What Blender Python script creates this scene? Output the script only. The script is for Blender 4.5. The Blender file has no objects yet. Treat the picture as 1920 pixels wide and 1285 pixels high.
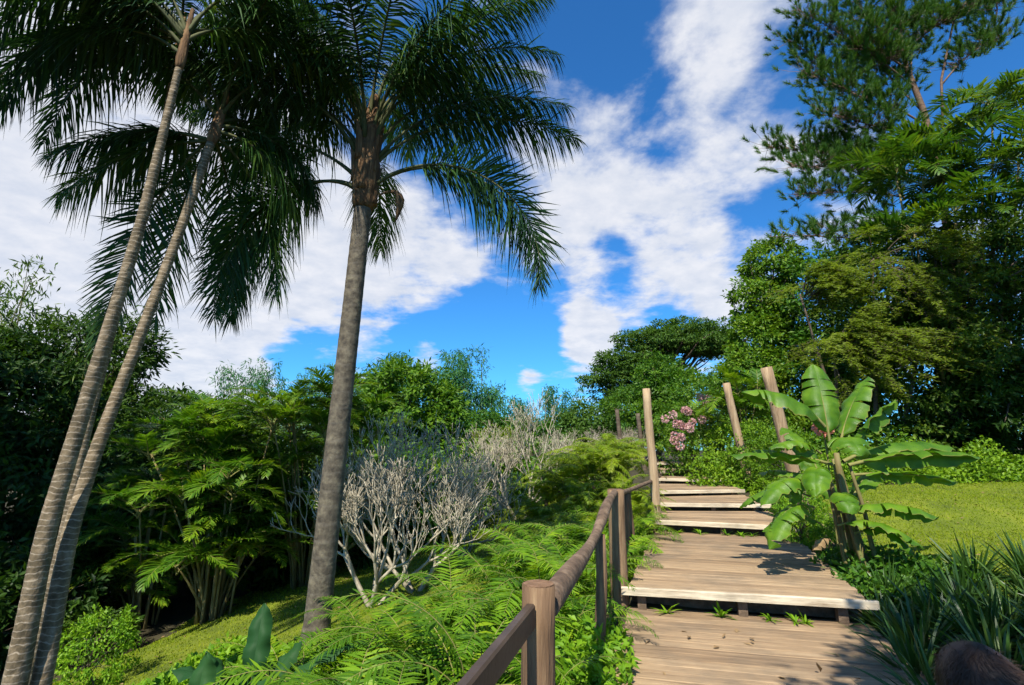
import bpy, math, random
import numpy as np
from mathutils import Vector, Matrix

random.seed(5)
rng = np.random.default_rng(11)
R = math.radians
scene = bpy.context.scene
COL = scene.collection

# ------------------------------------------------------------------ camera
EYE = 1.65
PITCH = R(12.2)
cam_d = bpy.data.cameras.new('camera')
cam_d.sensor_width = 36.0
cam_d.lens = 18.0
cam_d.clip_start = 0.05
cam_d.clip_end = 3000
cam = bpy.data.objects.new('camera', cam_d)
COL.objects.link(cam)
cam.location = (0, 0, EYE)
cam.rotation_euler = (math.pi / 2 + PITCH, 0, 0)
scene.camera = cam

CP, SP = math.cos(PITCH), math.sin(PITCH)
def at(px, py, Y):
    """world point seen at photo pixel (px,py) that stands Y metres in front of the viewer"""
    a = (px - 960) / 960.0
    b = -(py - 642.5) / 960.0
    d = Y / (CP - b * SP)
    return np.array([a * d, Y, EYE + d * (SP + b * CP)])
def mpp(px, py, Y):
    b = -(py - 642.5) / 960.0
    return Y / (CP - b * SP) / 960.0

# ------------------------------------------------------------------ sky and sun
SUN_EL = R(52)
SUN_TRAVEL = Vector((0.27 * math.cos(SUN_EL), 0.963 * math.cos(SUN_EL), -math.sin(SUN_EL)))
world = bpy.data.worlds.new('World')
scene.world = world
world.use_nodes = True
def build_world():
    nt = world.node_tree
    nt.nodes.clear()
    N = nt.nodes.new
    L = nt.links.new
    out = N('ShaderNodeOutputWorld')
    bg = N('ShaderNodeBackground')
    bg.inputs['Strength'].default_value = 0.05
    L(bg.outputs[0], out.inputs[0])
    sky = N('ShaderNodeTexSky')
    sky.sky_type = 'NISHITA'
    sky.sun_disc = False
    sky.sun_elevation = SUN_EL
    sky.sun_rotation = math.atan2(-0.27, -0.963)
    sky.altitude = 200
    sky.air_density = 1.0
    sky.dust_density = 0.3
    sky.ozone_density = 3.0
    tint = N('ShaderNodeMix'); tint.data_type = 'RGBA'; tint.blend_type = 'MULTIPLY'
    tint.inputs[0].default_value = 1.0
    L(sky.outputs[0], tint.inputs[6])
    tint.inputs[7].default_value = (0.46, 1.38, 2.15, 1)
    # clouds: a flat layer projected on the dome, broken by fractal noise
    tc = N('ShaderNodeTexCoord')
    sep = N('ShaderNodeSeparateXYZ')
    L(tc.outputs['Generated'], sep.inputs[0])
    def math_(op, a, b=None, clamp=False):
        m = N('ShaderNodeMath'); m.operation = op; m.use_clamp = clamp
        for i, v in enumerate((a, b)):
            if v is None: continue
            if isinstance(v, (int, float)): m.inputs[i].default_value = v
            else: L(v, m.inputs[i])
        return m.outputs[0]
    zz = math_('ADD', math_('MAXIMUM', sep.outputs[2], 0.0), 0.22)
    cmb = N('ShaderNodeCombineXYZ')
    L(math_('DIVIDE', sep.outputs[0], zz), cmb.inputs[0])
    L(math_('DIVIDE', sep.outputs[1], zz), cmb.inputs[1])
    n1 = N('ShaderNodeTexNoise')
    n1.inputs['Scale'].default_value = 4.3
    n1.inputs['Detail'].default_value = 7
    n1.inputs['Roughness'].default_value = 0.57
    n1.inputs['Distortion'].default_value = 0.25
    L(cmb.outputs[0], n1.inputs['Vector'])
    n2 = N('ShaderNodeTexNoise')
    n2.inputs['Scale'].default_value = 9.0
    n2.inputs['Detail'].default_value = 6
    n2.inputs['Roughness'].default_value = 0.6
    L(cmb.outputs[0], n2.inputs['Vector'])
    acc = math_('ADD', n1.outputs[0], math_('MULTIPLY', math_('SUBTRACT', n2.outputs[0], 0.5), 0.34))
    # (pixel x, pixel y, angular radius, weight): the cloud banks of this sky
    banks = [(120, 420, .46, .24), (420, 560, .30, .26), (-150, 250, .5, .2), (330, 640, .16, .26),
             (745, 470, .17, .30), (840, 520, .08, .22), (620, 400, .18, .20),
             (1130, 330, .22, .20), (1040, 390, .12, .14), (1230, 470, .24, .22), (1180, 160, .12, .08), (1340, 560, .10, .16), (1090, 215, .12, .03),
             (1390, 40, .18, .20), (1330, 180, .12, .12), (1450, 310, .09, .14), (1560, 430, .10, .10),
             (1105, 642, .065, .66), (990, 705, .035, .5), (1080, 585, .08, .2), (800, 680, .05, .45),
             (1060, 125, .09, .14),
             (1130, 60, .20, -.22), (960, 640, .13, -.34), (830, 640, .13, -.30), (1240, 230, .10, -.18),
             (560, 680, .08, -.35), (850, 300, .14, -.12), (1150, 470, .07, -.14), (1020, 560, .06, -.16),
             (1440, 400, .08, -.15), (1250, 625, .08, -.2), (1850, 150, .15, -.2)]
    for bx, by, rad, w in banks:
        p = at(bx, by, 10.0) - np.array([0, 0, EYE])
        p = p / np.linalg.norm(p)
        dist = N('ShaderNodeVectorMath'); dist.operation = 'DISTANCE'
        L(tc.outputs['Generated'], dist.inputs[0])
        dist.inputs[1].default_value = tuple(p)
        mr = N('ShaderNodeMapRange'); mr.interpolation_type = 'SMOOTHSTEP'
        mr.inputs[1].default_value = 0.0
        mr.inputs[2].default_value = rad * 1.25
        mr.inputs[3].default_value = w
        mr.inputs[4].default_value = 0.0
        L(dist.outputs['Value'], mr.inputs[0])
        acc = math_('ADD', acc, mr.outputs[0])
    mask = N('ShaderNodeMapRange'); mask.interpolation_type = 'SMOOTHSTEP'
    mask.inputs[1].default_value = 0.475
    mask.inputs[2].default_value = 0.79
    L(acc, mask.inputs[0])
    shade = N('ShaderNodeMapRange')
    shade.inputs[1].default_value = 0.35
    shade.inputs[2].default_value = 0.65
    L(n2.outputs[0], shade.inputs[0])
    cc = N('ShaderNodeMix'); cc.data_type = 'RGBA'
    L(shade.outputs[0], cc.inputs[0])
    cc.inputs[6].default_value = (7.6, 8.1, 9.2, 1)
    cc.inputs[7].default_value = (9.6, 9.7, 10.2, 1)
    mix = N('ShaderNodeMix'); mix.data_type = 'RGBA'
    L(math_('MULTIPLY', mask.outputs[0], 0.94), mix.inputs[0])
    L(tint.outputs[2], mix.inputs[6])
    world.cycles.sampling_method = 'MANUAL'; world.cycles.sample_map_resolution = 512
    L(cc.outputs[2], mix.inputs[7])
    L(mix.outputs[2], bg.inputs[0])
build_world()

sun_d = bpy.data.lights.new('sun', 'SUN')
sun_d.energy = 5.0
sun_d.angle = R(0.5)
sun_d.color = (1.0, 0.93, 0.80)
sun = bpy.data.objects.new('sun', sun_d)
COL.objects.link(sun)
sun.rotation_euler = SUN_TRAVEL.to_track_quat('-Z', 'Y').to_euler()
sun.location = (-8, -25, 30)

vs = scene.view_settings
vs.view_transform = 'Standard'
vs.look = 'None'
vs.gamma = 1.0
vs.use_curve_mapping = False
vs.exposure = 0.9
scene.cycles.max_bounces = 4
scene.cycles.diffuse_bounces = 2
scene.cycles.glossy_bounces = 1
scene.cycles.transmission_bounces = 2
scene.cycles.transparent_max_bounces = 2
scene.cycles.use_adaptive_sampling = True
scene.cycles.adaptive_threshold = 0.03

# ------------------------------------------------------------------ materials
def new_mat(name):
    m = bpy.data.materials.new(name)
    m.use_nodes = True
    nt = m.node_tree
    nt.nodes.clear()
    return m, nt, nt.nodes.new, nt.links.new
def ramp(N, stops):
    r = N('ShaderNodeValToRGB')
    e = r.color_ramp.elements
    while len(e) < len(stops): e.new(0.5)
    for k, (p, c) in enumerate(stops):
        e[k].position = p
        e[k].color = (c[0], c[1], c[2], 1)
    return r
def leaf_mat(name, cols, transl=0.35, rough=0.42, tcol=None, spec=0.5, noise=0.0, island=True):
    """leaf surface: colour differs from leaf to leaf, light comes through the blade"""
    m, nt, N, L = new_mat(name)
    out = N('ShaderNodeOutputMaterial')
    geo = N('ShaderNodeNewGeometry')
    oi = N('ShaderNodeObjectInfo')
    n = len(cols)
    r = ramp(N, [(k / max(1, n - 1), c) for k, c in enumerate(cols)])
    nz = N('ShaderNodeTexNoise'); nz.inputs['Scale'].default_value = 1.3 if not noise else noise
    nz.inputs['Detail'].default_value = 3
    tc = N('ShaderNodeTexCoord')
    L(tc.outputs['Object'], nz.inputs['Vector'])
    a = N('ShaderNodeMath'); a.operation = 'MULTIPLY_ADD'
    L(geo.outputs['Random Per Island'] if island else oi.outputs['Random'], a.inputs[0])
    a.inputs[1].default_value = 0.45
    b = N('ShaderNodeMath'); b.operation = 'MULTIPLY_ADD'
    L(nz.outputs[0], b.inputs[0]); b.inputs[1].default_value = 0.75; b.inputs[2].default_value = -0.32
    c2 = N('ShaderNodeMath'); c2.operation = 'MULTIPLY_ADD'
    L(oi.outputs['Random'], c2.inputs[0]); c2.inputs[1].default_value = 0.42; L(b.outputs[0], c2.inputs[2])
    L(c2.outputs[0], a.inputs[2])
    L(a.outputs[0], r.inputs[0])
    p = N('ShaderNodeBsdfPrincipled')
    p.inputs['Roughness'].default_value = rough
    p.inputs['Specular IOR Level'].default_value = spec
    L(r.outputs[0], p.inputs['Base Color'])
    t = N('ShaderNodeBsdfTranslucent')
    tm = N('ShaderNodeMix'); tm.data_type = 'RGBA'; tm.blend_type = 'MULTIPLY'
    tm.inputs[0].default_value = 1.0
    L(r.outputs[0], tm.inputs[6])
    tm.inputs[7].default_value = (tcol or (1.5, 1.5, 0.6)) + (1,)
    L(tm.outputs[2], t.inputs[0])
    mx = N('ShaderNodeMixShader'); mx.inputs[0].default_value = transl
    L(p.outputs[0], mx.inputs[1]); L(t.outputs[0], mx.inputs[2])
    L(mx.outputs[0], out.inputs[0])
    return m
def surf_mat(name, stops, scale=(4, 4, 4), detail=6, rough=0.8, bump=0.3, bump_scale=None, coord='Object', rnd=0.0,
             stain=0.0, spec=0.3):
    m, nt, N, L = new_mat(name)
    out = N('ShaderNodeOutputMaterial')
    p = N('ShaderNodeBsdfPrincipled')
    p.inputs['Roughness'].default_value = rough
    p.inputs['Specular IOR Level'].default_value = spec
    tc = N('ShaderNodeTexCoord')
    mp = N('ShaderNodeMapping'); mp.inputs['Scale'].default_value = scale
    L(tc.outputs[coord], mp.inputs[0])
    nz = N('ShaderNodeTexNoise'); nz.inputs['Scale'].default_value = 1; nz.inputs['Detail'].default_value = detail
    nz.inputs['Roughness'].default_value = 0.62
    if rnd:
        oi = N('ShaderNodeObjectInfo')
        nz.noise_dimensions = '4D'
        mw = N('ShaderNodeMath'); mw.operation = 'MULTIPLY'; mw.inputs[1].default_value = 50
        L(oi.outputs['Random'], mw.inputs[0]); L(mw.outputs[0], nz.inputs['W'])
    L(mp.outputs[0], nz.inputs['Vector'])
    f = nz.outputs[0]
    if rnd:
        ad = N('ShaderNodeMath'); ad.operation = 'MULTIPLY_ADD'
        L(oi.outputs['Random'], ad.inputs[0]); ad.inputs[1].default_value = rnd
        sb = N('ShaderNodeMath'); sb.operation = 'SUBTRACT'; L(f, sb.inputs[0]); sb.inputs[1].default_value = rnd * 0.5
        L(sb.outputs[0], ad.inputs[2]); f = ad.outputs[0]
    rp = ramp(N, stops)
    L(f, rp.inputs[0])
    if stain:
        gp = N('ShaderNodeNewGeometry')
        n5 = N('ShaderNodeTexNoise'); n5.inputs['Scale'].default_value = 1.7; n5.inputs['Detail'].default_value = 7; n5.inputs['Roughness'].default_value = .65
        L(gp.outputs['Position'], n5.inputs['Vector'])
        r5 = N('ShaderNodeMapRange'); r5.inputs[1].default_value = .45; r5.inputs[2].default_value = .68; r5.inputs[4].default_value = stain
        L(n5.outputs[0], r5.inputs[0])
        m5 = N('ShaderNodeMix'); m5.data_type = 'RGBA'
        L(r5.outputs[0], m5.inputs[0]); L(rp.outputs[0], m5.inputs[6]); m5.inputs[7].default_value = (.115, .092, .066, 1)
        L(m5.outputs[2], p.inputs['Base Color'])
    else:
        L(rp.outputs[0], p.inputs['Base Color'])
    if bump:
        n2 = N('ShaderNodeTexNoise'); n2.inputs['Scale'].default_value = 1; n2.inputs['Detail'].default_value = 5
        mp2 = N('ShaderNodeMapping'); mp2.inputs['Scale'].default_value = bump_scale or tuple(s * 3 for s in scale)
        L(tc.outputs[coord], mp2.inputs[0]); L(mp2.outputs[0], n2.inputs['Vector'])
        bp = N('ShaderNodeBump'); bp.inputs['Strength'].default_value = bump; bp.inputs['Distance'].default_value = 0.02
        L(n2.outputs[0], bp.inputs['Height']); L(bp.outputs[0], p.inputs['Normal'])
    L(p.outputs[0], out.inputs[0])
    return m

M = {}
M['palm'] = leaf_mat('palm_leaflet', [(.008, .03, .014), (.018, .055, .018), (.04, .10, .018), (.13, .18, .026)], .25, .5, spec=.2)
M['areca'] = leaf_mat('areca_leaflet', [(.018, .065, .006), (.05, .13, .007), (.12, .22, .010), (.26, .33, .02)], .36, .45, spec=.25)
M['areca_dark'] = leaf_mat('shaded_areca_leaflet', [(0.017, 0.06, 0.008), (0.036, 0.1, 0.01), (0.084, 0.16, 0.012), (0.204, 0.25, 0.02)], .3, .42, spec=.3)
M['fern'] = leaf_mat('fern_leaflet', [(.020, .07, .005), (.06, .15, .006), (.14, .265, .009), (.28, .37, .016)], .36, .5, spec=.22)
M['fern_fine'] = leaf_mat('fine_fern_leaflet', [(0.048, 0.1, 0.005), (0.102, 0.175, 0.006), (0.174, 0.25, 0.008), (0.264, 0.32, 0.014)], .36, .5, spec=.22)
M['rachis'] = surf_mat('frond_rib', [(.3, (.10, .11, .03)), (.7, (.22, .20, .06))], (6, 6, 6), bump=0)
M['rachis_dark'] = surf_mat('palm_frond_rib', [(.3, (.03, .045, .015)), (.7, (.09, .09, .03))], (6, 6, 6), bump=0)
M['broad'] = leaf_mat('broad_leaf', [(0.017, 0.065, 0.006), (0.042, 0.12, 0.008), (0.096, 0.19, 0.01), (0.180, 0.26, 0.016)], .32, .48, spec=.25)
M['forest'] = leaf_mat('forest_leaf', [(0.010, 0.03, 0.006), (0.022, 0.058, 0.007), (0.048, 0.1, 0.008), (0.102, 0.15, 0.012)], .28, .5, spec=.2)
M['bamboo'] = leaf_mat('bamboo_leaf', [(0.016, 0.075, 0.03), (0.035, 0.13, 0.045), (0.065, 0.19, 0.05), (0.11, 0.25, 0.05)], .36, .5, spec=.2)
M['rain'] = leaf_mat('rain_tree_leaf', [(0.03, 0.075, 0.012), (0.055, 0.12, 0.014), (0.09, 0.165, 0.016), (0.13, 0.2, 0.02)], .34, .55, spec=.2)
M['olive'] = leaf_mat('olive_leaf', [(0.044, 0.08, 0.005), (0.088, 0.14, 0.006), (0.143, 0.2, 0.009), (0.209, 0.26, 0.016)], .42, .5, spec=.2)
M['pine'] = leaf_mat('pine_needle', [(0.02, 0.07, 0.014), (0.04, 0.11, 0.016), (0.075, 0.155, 0.018), (0.12, 0.19, 0.024)], .25, .5, spec=.2)
M['hedge'] = leaf_mat('hedge_leaf', [(0.036, 0.1, 0.006), (0.084, 0.18, 0.008), (0.156, 0.27, 0.01), (0.228, 0.34, 0.014)], .36, .5, spec=.22)
M['ground_leaf'] = leaf_mat('ground_cover_leaf', [(0.034, 0.12, 0.006), (0.092, 0.21, 0.008), (0.172, 0.31, 0.012), (0.265, 0.37, 0.02)], .36, .5, spec=.22)
M['strap'] = leaf_mat('strap_leaf', [(.014, .045, .008), (.026, .07, .010), (.045, .10, .014), (.085, .13, .02)], .18, .4, spec=.4)
M['canna'] = leaf_mat('dark_paddle_leaf', [(0.01, 0.045, 0.014), (0.018, 0.065, 0.016), (0.032, 0.09, 0.02)], .22, .6, spec=.15)
M['grass'] = leaf_mat('grass_blade', [(0.093, 0.15, 0.006), (0.143, 0.205, 0.007), (0.198, 0.25, 0.01), (0.253, 0.28, 0.018)], .3, .6, spec=.15)
M['blossom'] = leaf_mat('pink_petal', [(.42, .20, .20), (.56, .33, .32), (.66, .48, .45)], .3, .6, (1.1, .9, .9))
M['coral'] = leaf_mat('coral_petal', [(.62, .18, .12), (.70, .30, .22), (.75, .45, .36)], .3, .6, (1.1, .9, .9))
M['bare'] = surf_mat('bare_grey_bark', [(.25, (.14, .115, .08)), (.5, (.31, .275, .20)), (.75, (.52, .47, .365))], (5, 5, 5), bump=.3)
M['bark'] = surf_mat('tree_bark', [(.3, (.045, .032, .022)), (.7, (.13, .10, .07))], (4, 4, 10), bump=.5)
M['pine_bark'] = surf_mat('pine_bark', [(.3, (.06, .035, .022)), (.7, (.19, .12, .08))], (5, 5, 9), bump=.5)
M['cane'] = surf_mat('cane_stem', [(.3, (.11, .085, .03)), (.7, (.25, .20, .08))], (8, 8, 3), bump=.2)
M['culm'] = surf_mat('bamboo_culm', [(.3, (.08, .10, .03)), (.7, (.18, .17, .07))], (3, 3, 2), bump=0)
M['post'] = surf_mat('round_post_wood', [(.25, (.05, .027, .015)), (.5, (.145, .088, .048)), (.75, (.27, .19, .105))], (22, 22, 2.2), 7, .85, .6, (60, 60, 5), rnd=.15)
M['pole'] = surf_mat('pale_post_wood', [(.25, (.13, .08, .045)), (.5, (.28, .195, .115)), (.75, (.42, .32, .20))], (22, 22, 1.6), 7, .85, .6, (60, 60, 4), rnd=.12)
M['log'] = surf_mat('rail_log_bark', [(.3, (.05, .033, .022)), (.5, (.12, .08, .052)), (.72, (.25, .18, .12))], (9, 9, 9), 7, .8, .7, (28, 28, 28))
M['paint'] = surf_mat('brown_rail_paint', [(.3, (.035, .024, .017)), (.7, (.085, .06, .044))], (4, 4, 4), 6, .5, .12, (40, 40, 40))
M['plank'] = surf_mat('weathered_plank', [(.18, (.085, .05, .028)), (.40, (.215, .145, .083)), (.6, (.315, .22, .128)), (.85, (.41, .30, .185))],
                      (1.6, 26, 26), 8, .82, .6, (4, 120, 30), rnd=.26, stain=.6)
M['nosing'] = surf_mat('worn_white_paint', [(.28, (.16, .11, .065)), (.44, (.42, .35, .25)), (.6, (.54, .47, .345)), (.9, (.62, .56, .44))],
                       (3, 14, 30), 8, .7, .3, (6, 60, 60), rnd=.1, stain=.45)
M['endgrain'] = surf_mat('end_grain', [(.3, (.10, .055, .03)), (.7, (.22, .13, .075))], (30, 30, 30), bump=.4)
M['dark_wood'] = surf_mat('rough_timber', [(.3, (.06, .04, .025)), (.7, (.17, .12, .08))], (10, 10, 10), bump=.5)
M['soil'] = surf_mat('leaf_litter', [(.25, (.014, .012, .006)), (.5, (.035, .030, .014)), (.75, (.06, .055, .022))], (3, 3, 3), 9, .95, .8, (14, 14, 14))
M['lawn'] = surf_mat('mown_grass', [(.25, (.055, .08, .007)), (.5, (.105, .14, .008)), (.75, (.175, .19, .014))], (1.6, 1.6, 1.6), 10, .95, .9, (60, 60, 60))
M['fibre'] = surf_mat('crown_fibre', [(.3, (.035, .02, .01)), (.5, (.12, .065, .028)), (.75, (.27, .17, .08))], (20, 20, 2), 7, .9, .8, (50, 50, 5))

def trunk_mat(name, base, pale, ring_gap, amt=.8, dist=2.5):
    """palm stem: leaf scars every ring_gap metres, lichen patches"""
    m, nt, N, L = new_mat(name)
    out = N('ShaderNodeOutputMaterial')
    p = N('ShaderNodeBsdfPrincipled'); p.inputs['Roughness'].default_value = .85
    tc = N('ShaderNodeTexCoord')
    w = N('ShaderNodeTexWave'); w.wave_type = 'BANDS'; w.bands_direction = 'Z'; w.wave_profile = 'SAW'
    w.inputs['Scale'].default_value = 0.314 / ring_gap
    w.inputs['Distortion'].default_value = dist; w.inputs['Detail'].default_value = 3; w.inputs['Detail Scale'].default_value = 1.5
    L(tc.outputs['Object'], w.inputs['Vector'])
    nz = N('ShaderNodeTexNoise'); nz.inputs['Scale'].default_value = 11; nz.inputs['Detail'].default_value = 9
    nz.inputs['Roughness'].default_value = .65
    L(tc.outputs['Object'], nz.inputs['Vector'])
    r1 = ramp(N, [(.28, base[0]), (.5, base[1]), (.72, base[2])])
    L(nz.outputs[0], r1.inputs[0])
    rr = ramp(N, [(.0, (0, 0, 0)), (.78, (0, 0, 0)), (.9, (1, 1, 1)), (1.0, (.3, .3, .3))])
    L(w.outputs['Fac'], rr.inputs[0])
    mx = N('ShaderNodeMix'); mx.data_type = 'RGBA'
    mm = N('ShaderNodeMath'); mm.operation = 'MULTIPLY'; mm.inputs[1].default_value = amt
    L(rr.outputs[0], mm.inputs[0]); L(mm.outputs[0], mx.inputs[0])
    L(r1.outputs[0], mx.inputs[6]); mx.inputs[7].default_value = pale + (1,)
    L(mx.outputs[2], p.inputs['Base Color'])
    bp = N('ShaderNodeBump'); bp.inputs['Strength'].default_value = .7; bp.inputs['Distance'].default_value = .02
    ad = N('ShaderNodeMath'); ad.operation = 'ADD'
    L(w.outputs['Fac'], ad.inputs[0]); L(nz.outputs[0], ad.inputs[1])
    L(ad.outputs[0], bp.inputs['Height']); L(bp.outputs[0], p.inputs['Normal'])
    L(p.outputs[0], out.inputs[0])
    return m
M['trunk_grey'] = trunk_mat('grey_palm_stem', [(.018, .014, .010), (.085, .07, .048), (.175, .15, .10)], (.15, .13, .10), .19, .35, 3.0)
M['trunk_ring'] = trunk_mat('ringed_palm_stem', [(.045, .035, .016), (.15, .11, .06), (.31, .24, .155)], (.46, .38, .28), .048, .7, 4.5)

def banana_mat():
    m, nt, N, L = new_mat('banana_leaf')
    out = N('ShaderNodeOutputMaterial')
    uv = N('ShaderNodeUVMap')
    sep = N('ShaderNodeSeparateXYZ'); L(uv.outputs[0], sep.inputs[0])
    w = N('ShaderNodeTexWave'); w.bands_direction = 'X'; w.inputs['Scale'].default_value = 14; w.inputs['Distortion'].default_value = 1.0
    L(uv.outputs[0], w.inputs['Vector'])
    nz = N('ShaderNodeTexNoise'); nz.inputs['Scale'].default_value = 5; nz.inputs['Detail'].default_value = 5
    tc = N('ShaderNodeTexCoord'); L(tc.outputs['Object'], nz.inputs['Vector'])
    r = ramp(N, [(.3, (.032, .10, .006)), (.55, (.075, .175, .008)), (.8, (.145, .26, .014))])
    mf = N('ShaderNodeMath'); mf.operation = 'MULTIPLY_ADD'; L(w.outputs['Fac'], mf.inputs[0]); mf.inputs[1].default_value = .14
    L(nz.outputs[0], mf.inputs[2])
    L(mf.outputs[0], r.inputs[0])
    # dry brown margin
    ab = N('ShaderNodeMath'); ab.operation = 'SUBTRACT'; L(sep.outputs[1], ab.inputs[0]); ab.inputs[1].default_value = .5
    a2 = N('ShaderNodeMath'); a2.operation = 'ABSOLUTE'; L(ab.outputs[0], a2.inputs[0])
    mr = N('ShaderNodeMapRange'); mr.inputs[1].default_value = .475; mr.inputs[2].default_value = .5; L(a2.outputs[0], mr.inputs[0])
    n3 = N('ShaderNodeTexNoise'); n3.inputs['Scale'].default_value = 3; L(tc.outputs['Object'], n3.inputs['Vector'])
    mu = N('ShaderNodeMath'); mu.operation = 'MULTIPLY'; L(mr.outputs[0], mu.inputs[0]); L(n3.outputs[0], mu.inputs[1])
    mx = N('ShaderNodeMix'); mx.data_type = 'RGBA'; L(mu.outputs[0], mx.inputs[0]); L(r.outputs[0], mx.inputs[6])
    mx.inputs[7].default_value = (.30, .20, .06, 1)
    p = N('ShaderNodeBsdfPrincipled'); p.inputs['Roughness'].default_value = .42; p.inputs['Specular IOR Level'].default_value = .35
    L(mx.outputs[2], p.inputs['Base Color'])
    bp = N('ShaderNodeBump'); bp.inputs['Strength'].default_value = .25; bp.inputs['Distance'].default_value = .01
    L(w.outputs['Fac'], bp.inputs['Height']); L(bp.outputs[0], p.inputs['Normal'])
    t = N('ShaderNodeBsdfTranslucent')
    tm = N('ShaderNodeMix'); tm.data_type = 'RGBA'; tm.blend_type = 'MULTIPLY'; tm.inputs[0].default_value = 1
    L(mx.outputs[2], tm.inputs[6]); tm.inputs[7].default_value = (1.5, 1.6, .6, 1)
    L(tm.outputs[2], t.inputs[0])
    ms = N('ShaderNodeMixShader'); ms.inputs[0].default_value = .35
    L(p.outputs[0], ms.inputs[1]); L(t.outputs[0], ms.inputs[2]); L(ms.outputs[0], out.inputs[0])
    return m
M['banana'] = banana_mat()
M['banana_stem'] = surf_mat('banana_stem', [(.3, (.07, .045, .02)), (.5, (.15, .12, .045)), (.75, (.17, .20, .05))], (14, 14, 2), 6, .7, .3)
M['dry'] = surf_mat('dry_brown_leaf', [(.3, (.12, .07, .03)), (.7, (.28, .19, .09))], (6, 6, 6), bump=.3)
M['skin'] = surf_mat('skin', [(.3, (.50, .30, .21)), (.7, (.58, .37, .27))], (6, 6, 6), rough=.55, bump=0)
M['hair'] = surf_mat('short_brown_hair', [(.3, (.03, .017, .012)), (.7, (.065, .04, .028))], (30, 30, 30), rough=.55, bump=0)
M['shirt'] = surf_mat('blue_shirt_cloth', [(.3, (.05, .09, .20)), (.7, (.07, .12, .25))], (9, 9, 9), rough=.9, bump=.1)
M['shorts'] = surf_mat('grey_shorts_cloth', [(.3, (.12, .12, .12)), (.7, (.17, .17, .16))], (9, 9, 9), rough=.9, bump=.1)
M['shoe'] = surf_mat('dark_shoe', [(.3, (.03, .03, .03)), (.7, (.06, .06, .06))], (9, 9, 9), rough=.6, bump=0)

# ------------------------------------------------------------------ mesh helpers
def norm(a):
    a = np.asarray(a, float)
    return a / np.maximum(np.linalg.norm(a, axis=-1, keepdims=True), 1e-9)
class MB:
    def __init__(self):
        self.v = []; self.f = []; self.n = 0; self.uv = []
    def add(self, v, faces, mi=0):
        v = np.asarray(v, float).reshape(-1, 3)
        for fa in faces:
            fa = np.asarray(fa, int)
            if len(fa): self.f.append((fa + self.n, mi))
        self.v.append(v); self.n += len(v)
        return self
    def mesh(self, name, mats, smooth=True):
        me = bpy.data.meshes.new(name)
        V = np.concatenate(self.v) if self.v else np.zeros((0, 3))
        me.vertices.add(len(V)); me.vertices.foreach_set('co', V.astype(np.float32).ravel())
        li = []; ls = []; mi = []; c = 0
        for fa, m in self.f:
            k = fa.shape[1]; n = fa.shape[0]
            li.append(fa.ravel()); ls.append(c + np.arange(n) * k); mi.append(np.full(n, m)); c += n * k
        li = np.concatenate(li); ls = np.concatenate(ls); mi = np.concatenate(mi)
        me.loops.add(len(li)); me.loops.foreach_set('vertex_index', li.astype(np.int32))
        me.polygons.add(len(ls)); me.polygons.foreach_set('loop_start', ls.astype(np.int32))
        me.polygons.foreach_set('material_index', mi.astype(np.int32))
        me.polygons.foreach_set('use_smooth', np.full(len(ls), smooth, dtype=bool))
        for m in (mats if isinstance(mats, (list, tuple)) else [mats]): me.materials.append(m)
        me.update(calc_edges=True)
        me.validate()
        return me
def link(name, data, parent=None, loc=(0, 0, 0), rot=(0, 0, 0), scale=(1, 1, 1)):
    o = bpy.data.objects.new(name, data)
    COL.objects.link(o)
    o.location = loc; o.rotation_euler = rot; o.scale = scale
    if parent is not None: o.parent = parent
    return o
def tag(o, label=None, cat=None, group=None, kind=None):
    if label: o['label'] = label
    if cat: o['category'] = cat
    if group: o['group'] = group
    if kind: o['kind'] = kind
    return o
def thing(name, loc, label, cat, group=None, rotz=0, scale=1.0):
    o = link(name, None, None, tuple(loc), (0, 0, rotz), (scale,) * 3)
    o.empty_display_size = .2
    return tag(o, label, cat, group)
def copy_tree(o, parent=None):
    c = o.copy(); COL.objects.link(c); c.parent = parent
    for ch in o.children: copy_tree(ch, c)
    return c

def tube(mb, path, rad, sides=6, mi=0, cap=True):
    P = np.asarray(path, float); n = len(P)
    rad = np.broadcast_to(np.asarray(rad, float), (n,))
    T = norm(np.gradient(P, axis=0))
    up = np.array([0, 0, 1.0]) if abs(T[0][2]) < .9 else np.array([1.0, 0, 0])
    s = norm(np.cross(T[0], up))
    S = np.zeros((n, 3)); S[0] = s
    for i in range(1, n):
        s = S[i - 1] - T[i] * np.dot(S[i - 1], T[i]); S[i] = norm(s)
    B = np.cross(T, S)
    a = np.arange(sides) * 2 * math.pi / sides
    V = P[:, None, :] + rad[:, None, None] * (np.cos(a)[None, :, None] * S[:, None, :] + np.sin(a)[None, :, None] * B[:, None, :])
    i = np.arange(n - 1)[:, None]; j = np.arange(sides)[None, :]
    j2 = (j + 1) % sides
    q = np.stack([i * sides + j, i * sides + j2, (i + 1) * sides + j2, (i + 1) * sides + j], -1).reshape(-1, 4)
    faces = [q]
    V = V.reshape(-1, 3)
    if cap:
        V = np.vstack([V, P[0], P[-1]])
        k0 = n * sides; jj = np.arange(sides); jn = (jj + 1) % sides
        faces.append(np.stack([np.full(sides, k0), jn, jj], -1))
        o = (n - 1) * sides
        faces.append(np.stack([np.full(sides, k0 + 1), o + jj, o + jn], -1))
    mb.add(V, faces, mi)
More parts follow.
